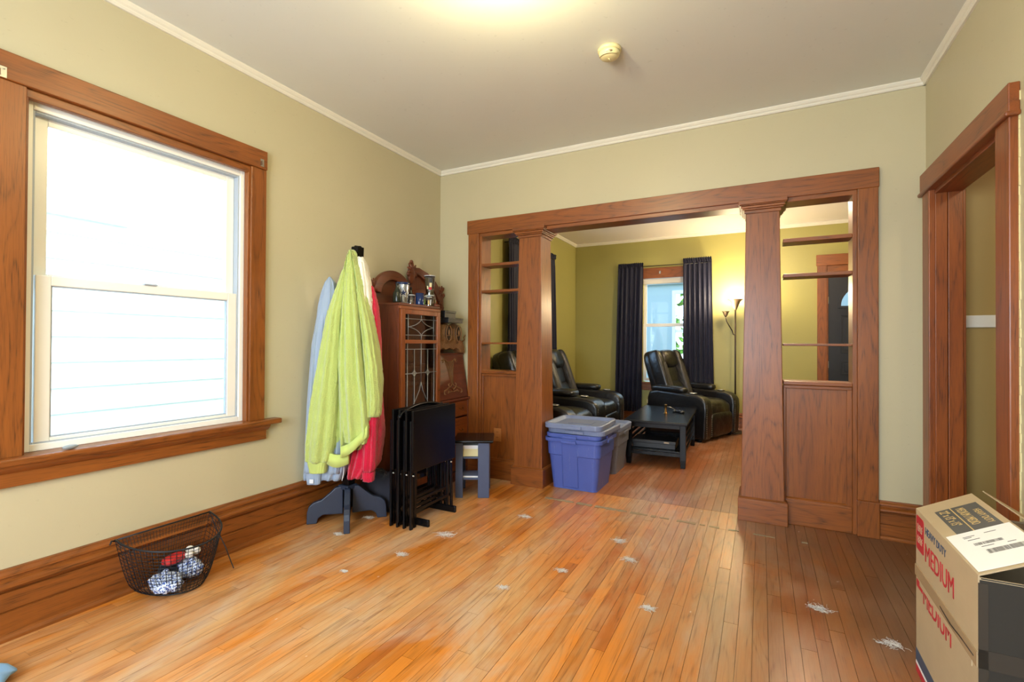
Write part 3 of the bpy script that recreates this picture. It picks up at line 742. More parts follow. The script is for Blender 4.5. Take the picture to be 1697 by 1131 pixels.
for z0, z1 in ((0.56,0.695),(0.33,0.545),(0.09,0.315)):
    d_ = sb('drawer','door_oak_y', 0.02,0.328,0.503,0.943,z0,z1,None,0.005)
    for y in (0.62,0.83): MB().tube([(0.328,y-0.03,(z0+z1)/2+0.01),(0.345,y-0.02,(z0+z1)/2-0.004),(0.345,y+0.02,(z0+z1)/2-0.004),(0.328,y+0.03,(z0+z1)/2+0.01)],0.003,6).build('pull','brass',d_)
sb('plinth','cab_y', 0.0,0.33,0.50,0.965,0.0,0.08)
# arched crest with mirror, at the back of the top
def yz(poly, x0, x1, name, mat, parent, bev=0.004):
    return MB().prism(poly, lambda p, t: Vector((t, p[0], p[1])), x0, x1).build(name, mat, parent, bev)
def arcp(cy, cz, r0, r1, a0, a1, n=18, sq=1.0):
    o_ = [(cy+r0*math.cos(R(a0+(a1-a0)*i/n)), cz+sq*r0*math.sin(R(a0+(a1-a0)*i/n))) for i in range(n+1)]
    i_ = [(cy+r1*math.cos(R(a0+(a1-a0)*i/n)), cz+sq*r1*math.sin(R(a0+(a1-a0)*i/n))) for i in range(n+1)]
    return o_+i_[::-1]
cr = yz([(0.03,1.505)]+[(0.27+0.235*math.cos(R(180-180*i/20)), 1.60+0.17*math.sin(R(180-180*i/20))) for i in range(21)]+[(0.56,1.60),(0.60,1.52),(0.60,1.505)], 0.014, 0.022, 'crest_panel', 'cab_y', SC, 0)
ma = yz(arcp(0.27,1.585,0.235,0.150,15,172,20,0.90), 0.010, 0.046, 'arch', 'cab_y', SC)
ma = yz([(0.50,1.83),(0.60,1.80),(0.72,1.745),(0.82,1.68),(0.885,1.60),(0.925,1.60),(0.93,1.45),(0.925,1.12),(0.965,1.12),(0.968,1.45),(0.955,1.62),(0.915,1.70),(0.84,1.77),(0.72,1.835),(0.60,1.865),(0.50,1.86)][::-1], 0.010, 0.046, 'mirror_frame', 'cab_y', SC)
yz([(0.505,1.50),(0.505,1.80),(0.62,1.795),(0.74,1.735),(0.83,1.67),(0.93,1.60),(0.93,1.12),(0.505,1.12)], 0.012, 0.020, 'mirror_backing', 'cab_z', SC, 0)
yz(arcp(0.66,1.44,0.255,0.215,0,180,22,0.95), 0.016, 0.034, 'inner_arch', 'cab_y', SC)
yz([(0.66+0.21*math.cos(R(180*i/20)), 1.44+0.20*math.sin(R(180*i/20))) for i in range(21)]+[(0.45,1.15),(0.87,1.15)], 0.018, 0.024, 'mirror', 'mirror', SC, 0)
def scroll(y, z, r, name='scroll', n=3):
    b = MB()
    for i in range(5):
        a = R(200-i*38); b.tube([(0.034,y,z-r*0.7),(0.046,y+0.5*r*math.cos(a),z-r*0.2+0.5*r*math.sin(a)),(0.040,y+r*math.cos(a),z-r*0.2+r*math.sin(a))],[r*0.13,r*0.19,r*0.11],6)
    for i in range(n):
        b.sell((0.036,y+(i-(n-1)/2)*r*0.7,z-r*0.75),(0.014,r*0.34,r*0.34),1,1,n=10,m=6)
    return b.build(name,'cab_y',SC)
scroll(0.035,1.665,0.055); scroll(0.505,1.845,0.065,'finial_carving'); scroll(0.93,1.70,0.055)
b = MB().sell((0.030,0.505,1.80),(0.022,0.045,0.085),1,1).sell((0.030,0.505,1.905),(0.016,0.018,0.018),1,1).tube([(0.03,0.485,1.86),(0.034,0.47,1.885),(0.034,0.49,1.90)],0.008,6); b.build('finial','cab_y',SC)
b = MB()
for i in range(8): b.sell((0.036,0.93+0.028*math.sin(i*1.3),1.52+i*0.02),(0.012,0.016,0.014),1,1,n=8,m=5)
b.build('scroll_carving','cab_y',SC)
# carved gallery piece on the desk top
CG = empty('carved_stand', (-2.47,3.27,1.120), 0, 'carved brown wooden ornament with two oval eyes on the slant desk', 'ornament')
b = MB(); prof = [(0.01,0.0),(0.05,0.0),(0.07,0.035),(0.11,0.045),(0.14,0.03),(0.20,0.045),(0.26,0.03),(0.30,0.045),(0.34,0.03),(0.37,0.0),(0.44,0.0),(0.43,0.06),(0.40,0.10),(0.37,0.12),(0.05,0.12),(0.03,0.10),(0.0,0.06)]
b.prism(prof[::-1], lambda p, t: Vector((t, p[0], p[1])), 0.0, 0.07); b.build('bracket_base','carved',CG,0.006)
for y in (0.15,0.30):
    e_ = MB().sell((0.035,y,0.165),(0.055,0.068,0.098),0.8,0.9).build('lobe','carved',CG)
    MB().sell((0.080,y,0.172),(0.016,0.040,0.068),1,1).build('oval_recess','carved_dark',e_)
    b = MB().tube([(0.094,y+0.040*math.cos(a),0.172+0.068*math.sin(a)) for a in [2*PI*i/20 for i in range(20)]],0.005,6,True)
    b.sell((0.096,y,0.180),(0.006,0.014,0.026),1,1,n=10,m=6).box(0.090,0.098,y-0.03,y+0.03,0.150,0.156); b.build('oval_rim','carved',e_)
MB().tube([(0.04,0.42,0.09),(0.05,0.46,0.12),(0.06,0.43,0.14),(0.05,0.47,0.16)],0.006,6).build('twig','carved',CG)
for nm, x0,x1,y0,y1,z0,z1,lb in (('box',-2.50,-2.34,3.36,3.58,1.3825,1.425,'flat black box under the smaller one on the carved ornament'),('box',-2.49,-2.37,3.35,3.51,1.426,1.485,'small black box on top of the flat one beside the glass cabinet')):
    e_ = empty('black_box', ((x0+x1)/2,(y0+y1)/2,z0), 0, lb, 'box')
    w_, d_, h_ = (x1-x0)/2, (y1-y0)/2, z1-z0
    MB().box(-w_,w_,-d_,d_,0,h_*0.7).build('body','black_plastic',e_,0.003); MB().box(-w_-0.004,w_+0.004,-d_-0.004,d_+0.004,h_*0.7,h_).build('lid','black_plastic',e_,0.002)

# things on top of the bookcase
ZT = 1.508
def bottle(x, y, h_, r, lb):
    t = empty('bottle', (x,y,ZT), 0, lb, 'bottle', 'dark bottles on the bookcase')
    MB().lathe((0,0,0),[(r*0.95,0),(r,0.01),(r,h_*0.45),(r*0.75,h_*0.6),(r*0.34,h_*0.78),(r*0.26,h_*0.97),(r*0.3,h_)],24).build('body','bottle',t)
    MB().lathe((0,0,0),[(r*0.34,h_*0.93),(r*0.34,h_+0.004),(0.002,h_+0.005)],16).build('cap','black_plastic',t)
bottle(-2.42,2.805,0.145,0.033,'dark green bottle beside the green coat at the left end of the bookcase top')
bottle(-2.52,3.015,0.150,0.030,'dark green bottle just right of the star tumbler')
bottle(-2.53,3.10,0.150,0.027,'dark green bottle behind the dark blue mug')
t = empty('tumbler', (-2.47,2.925,ZT), 0, 'silver tumbler with a blue and white star and dark lid', 'tumbler')
MB().lathe((0,0,0),[(0.040,0),(0.042,0.006),(0.054,0.15),(0.053,0.152)],32).build('body','steel',t)
MB().lathe((0,0,0),[(0.054,0.150),(0.056,0.154),(0.056,0.166),(0.050,0.170),(0.01,0.171)],32).build('lid','mug_blue',t)
def starp(r): return [((r if i%2==0 else r*0.40)*math.sin(PI*i/5), (r if i%2==0 else r*0.40)*math.cos(PI*i/5)) for i in range(10)]
for r_, m_, o_ in ((0.044,'star_blue',0.0004),(0.040,'star_white',0.0014),(0.027,'star_blue',0.0026)):
    b = MB(); a0 = -0.75
    def cyl(p, t_, o_=o_):
        rr_ = 0.0415+0.0127*(0.085+p[1])/0.15+o_+t_; a = a0 + p[0]/0.049
        return Vector((rr_*math.cos(a), rr_*math.sin(a), 0.085+p[1]))
    pp = starp(r_); c0 = cyl((0,0),0); pts = [cyl(p,0) for p in pp]
    b.add([c0]+pts, [(0,i+1,(i+1)%10+1) for i in range(10)]); b.build('star_emblem', m_, t)
def mug(x, y, h_, r, mat, lb, cat='mug', handle=True):
    t = empty('mug', (x,y,ZT), 0, lb, cat)
    MB().lathe((0,0,0),[(r*0.95,0),(r,0.006),(r,h_),(r-0.004,h_),(r-0.004,0.01),(0.002,0.01)],28).build('body',mat,t)
    if handle: MB().tube([(0,r*0.9+0.02*math.sin(PI*i/8)*1.2, h_*0.2+h_*0.6*i/8) for i in range(9)],0.004,6).build('handle',mat,t)
    return t
mug(-2.405,3.055,0.095,0.034,'mug_blue','dark blue mug in front on the bookcase top')
def clear_cup(x, y, h_, r0, r1, lb, prints, nm='cup'):
    t = empty(nm, (x,y,ZT), 0, lb, 'cup')
    MB().lathe((0,0,0),[(r0,0.0),(r0,0.004),(r1,h_),(r1-0.0025,h_),(r0-0.0025,0.006),(0.001,0.006)],28,caps=False).build('body','clear_plastic',t)
    MB().tube([(r1*math.cos(2*PI*i/28),r1*math.sin(2*PI*i/28),h_) for i in range(28)],0.003,6,True).build('rim','star_white',t)
    for a0, a1, z0, z1, m_ in prints:
        b = MB(); n = 6; vs = []
        for i in range(n+1):
            a = a0+(a1-a0)*i/n
            for z in (z0, z1):
                q = r0+(r1-r0)*z/h_+0.0008; vs.append((q*math.cos(a),q*math.sin(a),z))
        b.add(vs,[(2*i,2*i+2,2*i+3,2*i+1) for i in range(n)]); b.build('print', m_, t)
    return t
clear_cup(-2.415,3.115,0.075,0.022,0.026,'small clear glass with green print between the blue mug and the shot glass',[(-1.4,-0.4,0.01,0.05,'foliage')],'glass')
clear_cup(-2.385,3.145,0.070,0.018,0.024,'small glass with yellow print at the front edge of the bookcase top',[(-1.3,-0.7,0.01,0.045,'ink_gold'),(-0.4,0.2,0.01,0.05,'star_white')],'glass')
clear_cup(-2.44,2.99,0.075,0.026,0.030,'short clear glass leaning close to the silver star tumbler',[],'glass')
clear_cup(-2.42,3.205,0.090,0.028,0.034,'clear cup with blue print under the tall printed cup',[(-1.5,-0.8,0.05,0.085,'mug_blue')])
t_ = clear_cup(-2.42,3.205,0.16,0.030,0.045,'tall clear plastic cup with red and cream print stacked highest',[(-1.2,-0.5,0.045,0.065,'ink_red'),(-1.0,-0.5,0.066,0.10,'ivory'),(-1.6,-1.25,0.05,0.075,'ivory'),(-0.95,-0.5,0.105,0.135,'ink')])
t_.location.z = ZT+0.0915
t = empty('pitcher', (-2.47,3.27,ZT), 0, 'clear domed glass pitcher at the right end of the bookcase top', 'pitcher')
MB().lathe((0,0,0),[(0.040,0),(0.052,0.02),(0.055,0.06),(0.046,0.10),(0.026,0.125),(0.006,0.13)],28).build('body','clear_plastic',t)
MB().lathe((0,0,0),[(0.052,0),(0.054,0.010),(0.042,0.016)],28).build('base','bronze',t)
t = empty('ashtray', (-2.40,3.20,ZT), 0, '', 'dish'); t['label'] = 'low brown wooden dish at the front corner of the bookcase top'
t.location = (-2.395,3.262,ZT)
MB().sell((0,0,0.010),(0.030,0.028,0.010),0.6,1).build('bowl','cab_y',t); MB().sell((0,-0.018,0.022),(0.012,0.008,0.008),1,1).build('handle','cab_y',t)

# ------------------------------------------------------------------ coat stand and the coats on it
HT = empty('coat_stand', (-2.50,2.41,0), 0, 'black painted wooden coat stand with scrolled cross feet under the jackets', 'coat stand')
lean = Vector((0.045,0.030,1.865))
MB().bar((0,0,0.09), lean, 0.062, 0.062).build('post','black_wood',HT,0.006)
b = MB(); b.bar(lean-Vector((0,0,0.02)), lean+Vector((0.001,0.001,0.006)), 0.050, 0.050).build('post_cap','black_wood',HT,0.008)
MB().box(-0.045,0.045,-0.045,0.045,0.215,0.245).build('collar','navy_wood',HT,0.006)
fp = [(0.03,0.05),(0.03,0.235),(0.075,0.232),(0.115,0.195),(0.165,0.155),(0.215,0.140),(0.245,0.115),(0.255,0.08),(0.258,0.0),(0.195,0.0),(0.185,0.035),(0.155,0.055)]
for a in (-135,-45,45,135):
    q = Matrix.Rotation(R(a),3,'Z')
    MB().prism(fp[::-1], lambda p, t: q@Vector((p[0], t, p[1])), -0.019, 0.019).build('foot','navy_wood',HT,0.005)
for a, z in ((-60,1.72),(120,1.72),(30,1.60),(-150,1.60)):
    c = lean*(z/1.865); d = Vector((math.cos(R(a)),math.sin(R(a)),0))
    MB().tube([c+d*0.02, c+d*0.06+Vector((0,0,-0.012)), c+d*0.085+Vector((0,0,0.01)), c+d*0.09+Vector((0,0,0.045))],0.006,8).build('hook','wire',HT)

def drape(name, mat, parent, rows, nf=5, amp=0.012, ph=0.0, seed=1, n=72, rot=0.4779, sq=0.75, sub=0):
    """hanging cloth: closed loft; rows = (z, left, right, front, back) in metres in the stand's frame turned by rot; vertical folds grow downward"""
    rnd = random.Random(seed); p = [rnd.uniform(0,6.28) for _ in range(6)]
    q = Matrix.Rotation(rot,3,'Z'); out = []
    # densify rows
    zs = []
    for i in range(len(rows)-1):
        for k in range(6):
            t = k/6; zs.append(tuple(rows[i][j]*(1-t)+rows[i+1][j]*t for j in range(5)))
    zs.append(rows[-1]); m = len(zs)
    for i, (z, l, r, f, bk) in enumerate(zs):
        v = i/(m-1); cx_, cy_ = (l+r)/2, (f+bk)/2; hx, hy = (r-l)/2, (bk-f)/2; ring = []
        g = amp*min(1, 0.25+v*1.3)
        for k in range(n):
            a = 2*PI*k/n; cx2 = math.copysign(abs(math.cos(a))**sq, math.cos(a)); sy2 = math.copysign(abs(math.sin(a))**sq, math.sin(a))
            s_ = cx2
            w = math.sin(nf*s_*PI*0.5*2+p[0]+ph+v*1.1)+0.55*math.sin(nf*1.9*s_*PI+p[1]-v*1.6)+0.3*math.sin(nf*3.1*s_+p[2]+v*7)
            ring.append(q@Vector((cx_+hx*cx2+0.3*g*math.sin(3*v*PI+p[3])*abs(cx2), cy_+(hy*sy2)+ (g*w if sy2 < 0 else -0.3*g*w)*(1-abs(cx2)**6), z+0.35*g*math.sin(5*s_+p[4])*(1 if v > 0.97 else 0))))
        out.append(ring)
    o = MB().rings(out).build(name, mat, parent, sub=1 if 'fleece' in mat else 0)
    if 'fleece' in mat:
        if 'fuzz' not in bpy.data.textures:
            tx = bpy.data.textures.new('fuzz', 'CLOUDS'); tx.noise_scale = 0.014; tx.noise_depth = 2
        dm = o.modifiers.new('fuzz', 'DISPLACE'); dm.texture = bpy.data.textures['fuzz']; dm.strength = 0.011; dm.mid_level = 0.5
    return o
# frame: s = metres right of the stand's axis, d = depth (negative = toward the room)
G = empty('jacket', (-2.475,2.42,0), 0, 'lime green fleece jacket hanging in front on the coat stand', 'jacket', 'clothes on the coat stand')
drape('body','fleece_green',G,[(1.825,0.004,0.022,-0.10,-0.04),(1.79,-0.012,0.040,-0.115,-0.02),(1.70,-0.035,0.075,-0.13,-0.01),(1.55,-0.065,0.115,-0.145,0.0),(1.35,-0.10,0.165,-0.16,0.01),(1.15,-0.135,0.205,-0.175,0.02),(0.95,-0.12,0.235,-0.185,0.02),(0.75,-0.10,0.225,-0.185,0.02),(0.60,-0.09,0.185,-0.17,0.01),(0.50,-0.08,0.13,-0.15,0.0)],4,0.020,0.6,3)
s1 = drape('sleeve','fleece_green',G,[(1.70,-0.032,-0.005,-0.126,-0.08),(1.55,-0.075,-0.015,-0.158,-0.10),(1.40,-0.115,-0.02,-0.20,-0.09),(1.10,-0.165,-0.03,-0.215,-0.08),(0.80,-0.215,-0.04,-0.225,-0.08),(0.55,-0.245,-0.06,-0.225,-0.08),(0.43,-0.245,-0.085,-0.215,-0.09)],2,0.009,0,5)
drape('cuff','rib_green',s1,[(0.44,-0.235,-0.10,-0.205,-0.10),(0.40,-0.225,-0.11,-0.20,-0.105),(0.365,-0.22,-0.115,-0.195,-0.11)],9,0.002,0,6)
s2 = drape('sleeve','fleece_green',G,[(1.66,0.045,0.075,-0.118,-0.07),(1.50,0.07,0.118,-0.150,-0.08),(1.30,0.10,0.17,-0.18,-0.08),(1.05,0.13,0.215,-0.19,-0.07),(0.85,0.14,0.235,-0.195,-0.06),(0.72,0.12,0.225,-0.19,-0.06)],2,0.008,1,8)
fr = drape('front_panel','fleece_green',G,[(1.74,0.0,0.035,-0.120,-0.08),(1.60,-0.012,0.055,-0.160,-0.10),(1.45,-0.02,0.08,-0.190,-0.12),(1.30,-0.02,0.10,-0.208,-0.12),(1.0,-0.02,0.135,-0.225,-0.12),(0.78,-0.01,0.165,-0.225,-0.12),(0.62,0.0,0.165,-0.215,-0.12),(0.555,0.01,0.15,-0.21,-0.12)],2,0.012,2,9)
q = Matrix.Rotation(0.4779,3,'Z')
b = MB(); b.rings([[q@Vector((0.002+0.165*t_, -0.222+0.014*math.sin(9*t_)+dd, 0.505+0.135*t_**1.6+dz)) for dd, dz in ((-0.008,-0.03),(0.03,-0.03),(0.03,0.04),(-0.004,0.04))] for t_ in [i/14 for i in range(15)]]); b.build('hem_band','rib_green',G)
b = MB(); b.rings([[q@Vector((-0.10+0.14*t_, -0.178-0.02*math.sin(PI*t_)+dd, 0.455-0.018*math.sin(PI*t_)+dz)) for dd, dz in ((-0.010,-0.028),(0.02,-0.028),(0.02,0.05),(-0.006,0.05))] for t_ in [i/14 for i in range(15)]]); b.build('hem_band','rib_green',G)
MB().sell(q@Vector((0.012,-0.055,1.79)),(0.035,0.030,0.045),1,1).build('hood','fleece_green',G)

GK = empty('hoodie', (-2.53,2.40,0), 0, 'pale blue grey knit hoodie hanging behind the green jacket by the wall', 'hoodie', 'clothes on the coat stand')
drape('body','grey_knit',GK,[(1.650,-0.088,-0.076,-0.07,-0.05),(1.61,-0.112,-0.045,-0.10,-0.02),(1.55,-0.130,-0.03,-0.12,0.0),(1.45,-0.15,-0.02,-0.13,0.01),(1.20,-0.175,0.0,-0.14,0.02),(0.95,-0.20,0.02,-0.15,0.03),(0.65,-0.225,0.05,-0.15,0.03),(0.42,-0.235,0.07,-0.145,0.03),(0.30,-0.24,0.02,-0.14,0.02)],5,0.012,0,12)
sv = drape('sleeve','grey_knit',GK,[(1.52,-0.120,-0.08,-0.112,-0.08),(1.35,-0.150,-0.08,-0.140,-0.09),(1.2,-0.17,-0.08,-0.158,-0.10),(0.8,-0.19,-0.08,-0.18,-0.10),(0.5,-0.20,-0.08,-0.185,-0.11),(0.36,-0.20,-0.09,-0.18,-0.11)],2,0.006,0,13)
cf = drape('cuff','grey_knit',sv,[(0.37,-0.195,-0.09,-0.178,-0.115),(0.285,-0.185,-0.10,-0.172,-0.12)],9,0.002,0,14)
MB().add([q@Vector(p) for p in ((-0.155,-0.186,0.30),(-0.130,-0.187,0.30),(-0.130,-0.187,0.325),(-0.155,-0.186,0.325))],[(0,1,2,3)]).build('sewn_tag','star_white',cf)
drape('sleeve','grey_knit',GK,[(0.9,-0.05,0.04,-0.14,-0.06),(0.5,-0.06,0.03,-0.15,-0.07),(0.35,-0.06,0.02,-0.15,-0.08)],2,0.006,0,15)

WH = empty('jacket', (-2.45,2.44,0), 0, 'cream white fleece jacket showing along the right edge of the green one', 'jacket', 'clothes on the coat stand')
drape('body','white_fleece',WH,[(1.79,0.005,0.045,-0.06,-0.01),(1.74,0.01,0.072,-0.09,0.02),(1.60,0.02,0.100,-0.11,0.03),(1.40,0.02,0.125,-0.13,0.04),(1.20,0.03,0.145,-0.14,0.04),(0.95,0.02,0.16,-0.14,0.04),(0.60,-0.02,0.13,-0.13,0.04)],3,0.008,0,21)
RD = empty('sweatshirt', (-2.44,2.46,0), 0, 'red fleece sweatshirt hanging lowest under the green jacket', 'sweatshirt', 'clothes on the coat stand')
drape('body','red_fleece',RD,[(1.60,0.03,0.09,-0.05,0.0),(1.45,0.04,0.125,-0.08,0.03),(1.20,0.05,0.145,-0.10,0.04),(0.90,0.05,0.155,-0.12,0.05),(0.60,-0.01,0.18,-0.15,0.05),(0.40,-0.055,0.15,-0.17,0.04),(0.31,-0.05,0.07,-0.165,0.02)],4,0.016,0,22)
s3 = drape('sleeve','red_fleece',RD,[(0.95,0.09,0.17,-0.17,-0.08),(0.60,0.07,0.16,-0.19,-0.10),(0.36,0.06,0.15,-0.195,-0.10)],2,0.008,0,23)
drape('cuff','red_fleece',s3,[(0.37,0.065,0.145,-0.19,-0.105),(0.30,0.07,0.14,-0.185,-0.11)],8,0.002,0,24)
MB().tube([q@Vector((-0.062+0.012*math.sin(i*0.4),-0.172,0.31+0.02*i)) for i in range(10)],0.003,5).build('piping','star_white',RD)

bg = empty('bag', (-2.46,2.72,0), 0, 'charcoal fabric bag slumped on the floor behind the coat stand feet', 'bag')
b = MB(); rg = []
for i in range(12):
    a = -PI/2+PI*i/11; rg.append([(0.20*math.cos(a)**0.6*math.cos(2*PI*k/24)*(1+0.08*math.sin(5*k+i)) if math.cos(a) > 1e-6 else 0, 0.11*max(0,math.cos(a))**0.6*math.sin(2*PI*k/24)*(1+0.1*math.sin(3*k)), max(0.0,0.10+0.15*math.sin(a)*(1+0.12*math.sin(k*0.9)))) for k in range(24)])
b.rings(rg).build('body','dark_bag',bg)
MB().tube([(-0.08,0,0.22),(-0.05,-0.03,0.28),(0.02,-0.04,0.29),(0.07,0,0.22)],0.008,8).build('strap','dark_bag',bg)

# ------------------------------------------------------------------ folded tray tables on their stand
def tray(i, x, lb):
    t = empty('tray_table', (x,2.70,0), 0, lb, 'tray table', 'folded tray tables on their rack')
    zt0, zt1 = 0.372, 0.772
    MB().box(-0.009,0.009,-0.245,0.235,zt0,zt1).build('tray_top','black_wood',t,0.006,3)
    for y in (-0.215,0.215):
        MB().bar((-0.018,y*1.06,0.0),(-0.030,y,0.70),0.026,0.014,(1,0,0)).build('leg','black_wood',t,0.003)
        MB().bar((-0.026,y*0.86,0.0),(-0.020,y*0.86,0.66),0.026,0.014,(1,0,0)).build('leg','black_wood',t,0.003)
        MB().tube([(-0.033,y,0.345),(-0.008,y,0.345)],0.005,10).build('pivot','metal',t)
    MB().box(-0.030,-0.018,-0.205,0.205,0.10,0.122).build('crossbar','black_wood',t,0.003)
    MB().box(-0.034,-0.022,-0.18,0.18,0.16,0.182).build('crossbar','black_wood',t,0.003)
    MB().box(-0.026,-0.012,-0.20,0.20,0.66,0.68).build('crossbar','black_wood',t,0.003)
for i, (x, lb) in enumerate(((-1.985,'black folded tray table nearest the room with its whole top showing'),(-2.040,'second black folded tray table back from the room'),
                             (-2.095,'third black folded tray table back from the room'),(-2.150,'black folded tray table at the back of the rack beside the green jacket'))): tray(i, x, lb)
TS = empty('tray_rack', (-2.085,2.70,0), 0, 'black wooden rack with curved carry handle between the folded tray tables', 'rack')
for y in (-0.135,0.175): MB().box(-0.15,0.155,y-0.011,y+0.011,0.0,0.045).build('foot_rail','black_wood',TS,0.005)
MB().box(-0.008,0.008,-0.265,0.265,0.045,0.075).build('rail','black_wood',TS,0.003)
for y in (-0.258,0.258): MB().bar((0,y,0.05),(0,y*0.98,0.74),0.020,0.014,(1,0,0)).build('upright','black_wood',TS,0.003)
MB().tube([(0,-0.258+0.516*i/16,0.720+0.068*math.sin(PI*i/16)**0.6) for i in range(17)],0.012,10).build('handle','black_wood',TS)

# ------------------------------------------------------------------ step stool
ST = empty('step_stool', (-2.045,3.32,0), R(28), 'dark painted wooden step stool with blue legs in front of the wood panel', 'stool')
MB().box(-0.165,0.150,-0.150,0.185,0.430,0.452).build('seat','black_wood',ST,0.010,3)
for x0, x1 in ((-0.145,-0.088),(0.030,0.118)):
    MB().box(x0,x1,-0.125,-0.105,0,0.43).build('leg','stool_blue',ST,0.003)
    MB().box(x0,x1,0.125,0.145,0,0.43).build('leg','stool_blue',ST,0.003)
for x_ in (-0.120,0.112):
    MB().box(x_-0.006,x_+0.006,-0.105,0.125,0.10,0.43).build('side_panel','stool_blue',ST,0.002)
for z in (0.135,0.30): MB().box(-0.112,0.104,-0.10,0.125,z,z+0.014).build('shelf','stool_blue',ST,0.002)
def stbox(nm, z, h_, mat, lb, cat, w=0.085, dp=0.08, dx=-0.015):
    t = empty(nm, tuple(ST.matrix_basis @ Vector((0,0,0))), 0, lb, cat); t.rotation_euler = ST.rotation_euler
    t.location = Vector(ST.location)+Matrix.Rotation(R(28),3,'Z')@Vector((dx,0.0,z+0.0005)); return t
t = stbox('envelope_box', 0.314, 0.1, 'ivory', 'pale yellow cardboard box on the upper shelf of the step stool', 'box')
MB().box(-0.085,0.09,-0.085,0.08,0,0.085).build('body','ivory',t,0.003); MB().box(-0.088,0.093,-0.088,0.083,0.06,0.088).build('lid','paper',t,0.003)
t = stbox('booklet', 0.149, 0.02, 'paper', 'pale paper booklet on the lower shelf of the step stool', 'booklet')
MB().box(-0.08,0.085,-0.085,0.07,0,0.012).build('pages','paper',t); MB().box(-0.082,0.087,-0.087,0.072,0.0122,0.014).build('cover','tote_lid',t)

# ------------------------------------------------------------------ wire basket against the baseboard
BK = empty('wire_basket', (-2.682,1.372,0), 0, 'half round black wire mesh basket standing against the baseboard', 'basket')
def bp(u, v):  # u 0..1 around the curved front, v 0..1 up
    a = -PI/2+PI*u; ry = 0.135+0.082*v**0.6; rx = 0.235+0.050*v**0.7
    return Vector((0.002+rx*math.cos(a)**0.9 if math.cos(a) > 0 else 0.002, ry*math.sin(a), 0.008+v*(0.270-0.050*math.sin(PI*u)**0.8)))
def bb(u, v): return Vector((0.002-0.0, (0.135+0.082*v**0.6)*(2*u-1), 0.008+v*(0.270-0.012*math.sin(PI*u))))
b = MB()
for i in range(31): 
    u = i/30; b.tube([bp(u, j/8) for j in range(9)], 0.0017, 4)
for j in range(1,14): b.tube([bp(u/24, j/14) for u in range(25)], 0.0015, 4)
b.build('front_mesh','wire',BK)
b = MB()
for i in range(1,30): b.tube([bb(i/30,0),bb(i/30,1)],0.0012,4)
for j in range(1,14): b.tube([bb(0,j/14),bb(1,j/14)],0.0011,4)
b.build('back_mesh','wire',BK)
b = MB()
for i in range(1,16):
    x_ = 0.235*i/16; y_ = 0.135*math.sqrt(max(0,1-(i/16)**2)); b.tube([(x_,-y_,0.008),(x_,y_,0.008)],0.0011,4)
b.build('base_mesh','wire',BK)
MB().tube([bp(i/30,1)+Vector((0,0,0.002)) for i in range(31)],0.0045,8).build('rim','wire',BK)
MB().tube([bb(0,1),bb(1,1)],0.004,8).build('rim','wire',BK)
MB().tube([bp(i/30,0) for i in range(31)],0.003,6).build('base_ring','wire',BK)
MB().tube([(0.002,0.218,0.275),(0.03,0.235,0.19),(0.085,0.255,0.09),(0.155,0.242,0.03),(0.19,0.235,0.004)],0.0028,6).build('handle','wire',BK)
MB().tube([(0.002,-0.217,0.275),(0.01,-0.235,0.282),(0.02,-0.245,0.27)],0.004,6).build('handle_stub','wire',BK)
def lump(nm, mat, loc, h3, lb, cat, seed=1, ez=0.7):
    t = empty(nm, loc, 0, lb, cat); rnd = random.Random(seed); p = [rnd.uniform(0,6) for _ in range(4)]; rg = []
    for i in range(11):
        a = -PI/2+PI*i/10; ca = max(0.03, math.cos(a)); rg.append([Vector((h3[0]*ca*math.cos(2*PI*k/26)*(1+0.10*math.sin(4*PI*k/13+p[0]+a*2)), h3[1]*ca*math.sin(2*PI*k/26)*(1+0.12*math.sin(6*PI*k/13+p[1])), h3[2]*(1+math.sin(a))*(1+0.14*math.sin(6*PI*k/13+p[2]+a)*ca))) for k in range(26)])
    o = MB().rings(rg).build('body', mat, t, sub=2)
    if 'crumple' not in bpy.data.textures:
        tx = bpy.data.textures.new('crumple', 'CLOUDS'); tx.noise_scale = 0.035; tx.noise_depth = 2
    dm = o.modifiers.new('crumple', 'DISPLACE'); dm.texture = bpy.data.textures['crumple']; dm.strength = 0.045; dm.mid_level = 0.55
    return t
t = lump('cloth', 'blue_print', (-2.535,1.300,0.010), (0.090,0.062,0.042), 'blue and white printed cloth bunched at the near side of the wire basket', 'cloth', 1); 
t = lump('cloth', 'blue_print', (-2.580,1.432,0.010), (0.075,0.050,0.052), 'blue and white cloth at the far side of the wire basket', 'cloth', 2)
t = lump('cap', 'black_cloth', (-2.625,1.362,0.010), (0.036,0.050,0.060), 'black knitted bundle in the middle of the wire basket', 'clothing', 3)
t = empty('red_case', (-2.585,1.36,0.114), R(20), 'small red rounded case on top of the things in the wire basket', 'case')
MB().sell((0,0,0.018),(0.032,0.055,0.018),0.5,0.6).build('body','red_plastic',t); MB().tube([(0.032*math.cos(a),0.055*math.sin(a),0.018) for a in [2*PI*i/24 for i in range(24)]],0.0018,5,True).build('seam','ink',t)
for i, (x_, y_, z_) in enumerate(((-2.62,1.455,0.118),(-2.575,1.462,0.118),(-2.56,1.420,0.118))):
    t = empty('cotton_ball', (x_,y_,z_), 0, ('white fabric ball at the back of the basket pile','white fabric ball nearest the loose basket handle','white fabric ball in front of the basket pile')[i], 'ball', 'white balls in the basket')
    MB().sell((0,0,0.018),(0.020,0.020,0.018),1,1,n=14,m=8).build('body','fluff',t)

